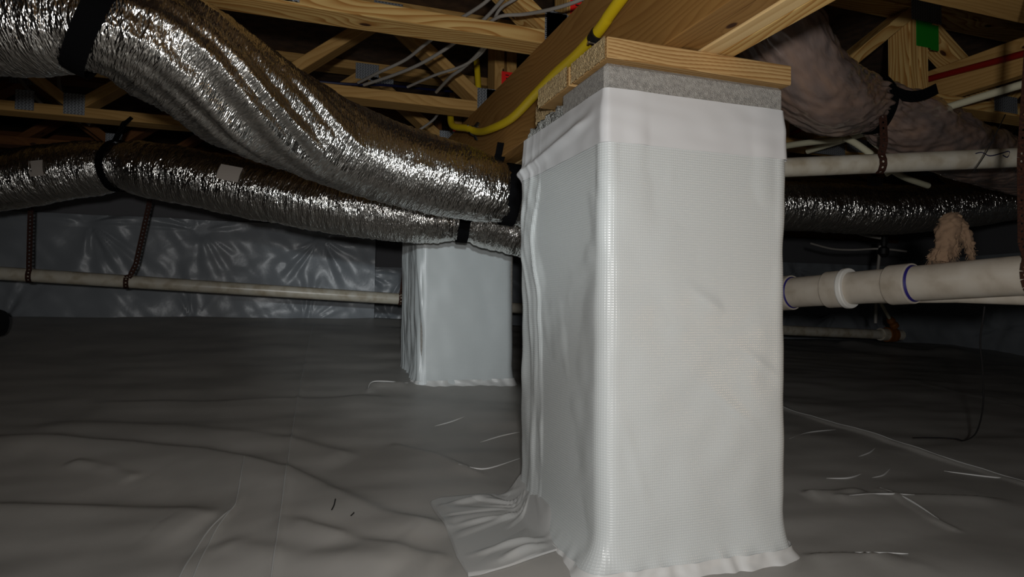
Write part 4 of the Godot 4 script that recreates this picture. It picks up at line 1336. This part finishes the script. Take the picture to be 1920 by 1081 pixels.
	var c2 := thing("pipe_clip", "black bracket where the gas line turns up at the far end", "clip", Vector3(0.62, 1.09, -2.19))
	clip_at(c2, Vector3(0.617, 1.092, -2.185), Vector3(0.1, -0.4, 1.0).normalized())
	part(c2, "nail", lathe(Vector3(0.600, 1.112, -2.20), Vector3(0.640, 1.112, -2.20), [Vector2(0, 0), Vector2(0, 0.0045), Vector2(0.1, 0.0045), Vector2(0.1, 0.002), Vector2(1, 0.002), Vector2(1, 0)], 10), M.nail)
	single("gas_line", "short stretch of yellow gas line glimpsed between the trusses", "gas line", wire_mesh([Vector3(0.702, 1.46, -2.45), Vector3(0.704, 1.40, -2.44), Vector3(0.708, 1.30, -2.43)], 0.012, 12), M.gas_yellow)

func clip_at(parent: Node3D, c: Vector3, run: Vector3) -> void:
	# a half ring over the tube with a foot on the girder face
	var n := Vector3(-1, 0, 0)
	n = (n - run * n.dot(run)).normalized()
	var b := run.cross(n)
	var pts := []
	for k in 13:
		var a := lerpf(-PI * 0.62, PI * 0.62, k / 12.0)
		pts.append(c + (n * cos(a) + b * sin(a)) * 0.0145)
	pts.insert(0, c - n * 0.016 - b * 0.030)
	pts.append(c - n * 0.016 + b * 0.030)
	part(parent, "clip_body", ribbon_mesh(pts, [run], 0.022, 0.004), M.black_plastic)

# ------------------------------------------------------------------ small things
func build_small() -> void:
	# a tuft of loose insulation standing on the drain
	var t := thing("insulation_tuft", "tan tuft of fibrous insulation perched on the thick drain", "insulation", Vector3(1.54, 0.59, -1.14))
	var st := st_new()
	var rgn := RandomNumberGenerator.new()
	rgn.seed = 3
	var limbs := [
		[V(1.557, 0.712, -1.142, 0.006), V(1.553, 0.700, -1.145, 0.020), V(1.545, 0.672, -1.148, 0.027), V(1.538, 0.645, -1.150, 0.024), V(1.527, 0.615, -1.148, 0.018), V(1.520, 0.590, -1.147, 0.012)],
		[V(1.556, 0.708, -1.14, 0.008), V(1.572, 0.680, -1.139, 0.015), V(1.580, 0.650, -1.130, 0.012), V(1.578, 0.620, -1.120, 0.008), V(1.571, 0.597, -1.110, 0.003)],
		[V(1.535, 0.632, -1.152, 0.014), V(1.522, 0.615, -1.160, 0.014), V(1.512, 0.598, -1.172, 0.007)],
		[V(1.574, 0.685, -1.139, 0.006), V(1.592, 0.655, -1.135, 0.005), V(1.596, 0.635, -1.134, 0.002)],
		[V(1.545, 0.66, -1.14, 0.010), V(1.548, 0.63, -1.138, 0.010), V(1.546, 0.605, -1.137, 0.005)],
	]
	for k in limbs.size():
		st.append_from(tube_mesh(spline(limbs[k], 0.003), 24, func(a: float, s: float) -> float:
			return na.get_noise_3d(cos(a) * 1.5 + k * 7.0, sin(a) * 1.5, s * 45.0) * 0.008 + nb.get_noise_2d(a * 7.0 + k, s * 30.0) * 0.0016), 0, Transform3D())
	part(t, "fibre_body", st.commit(), M.wool)
	var sf := st_new()
	for k in 900:
		var l: Array = limbs[rgn.randi() % limbs.size()]
		var i := rgn.randi() % (l.size() - 1)
		var p: Vector4 = l[i].lerp(l[i + 1], rgn.randf())
		var o := Vector3(rgn.randf_range(-1, 1), rgn.randf_range(-1, 1), rgn.randf_range(-1, 1)).normalized()
		var a := Vector3(p.x, p.y, p.z) + o * p.w * 0.8
		var b := a + o * rgn.randf_range(0.003, 0.011) + Vector3(rgn.randf_range(-0.006, 0.006), -rgn.randf_range(0.0, 0.022), 0)
		add_bar(sf, a, b, 0.0007, 0.0007, Vector3(0.3, 0.2, 1), Vector2.ZERO, 0.0001)
	tag(part(t, "loose_fibres", sf.commit(), M.wool), "", "", "", "stuff")
	# crumbs on the floor
	var tw := [[Vector2(0.103, -1.441), Vector2(0.114, -1.49)], [Vector2(0.146, -1.412), Vector2(0.139, -1.40)]]
	var lb := ["black twig on the floor liner left of the near pier", "tiny dark crumb on the floor liner beside the black twig"]
	for k in 2:
		var a: Vector2 = tw[k][0]
		var b: Vector2 = tw[k][1]
		var m := a.lerp(b, 0.35) + Vector2(0.002, 0.0)
		single("twig" if k == 0 else "crumb", lb[k], "debris", wire_mesh([Vector3(a.x, floor_y(a.x, a.y) + 0.002, a.y), Vector3(m.x, floor_y(m.x, m.y) + 0.003, m.y), Vector3(b.x, floor_y(b.x, b.y) + 0.002, b.y)], 0.0014, 6, 0.006), M.twig)
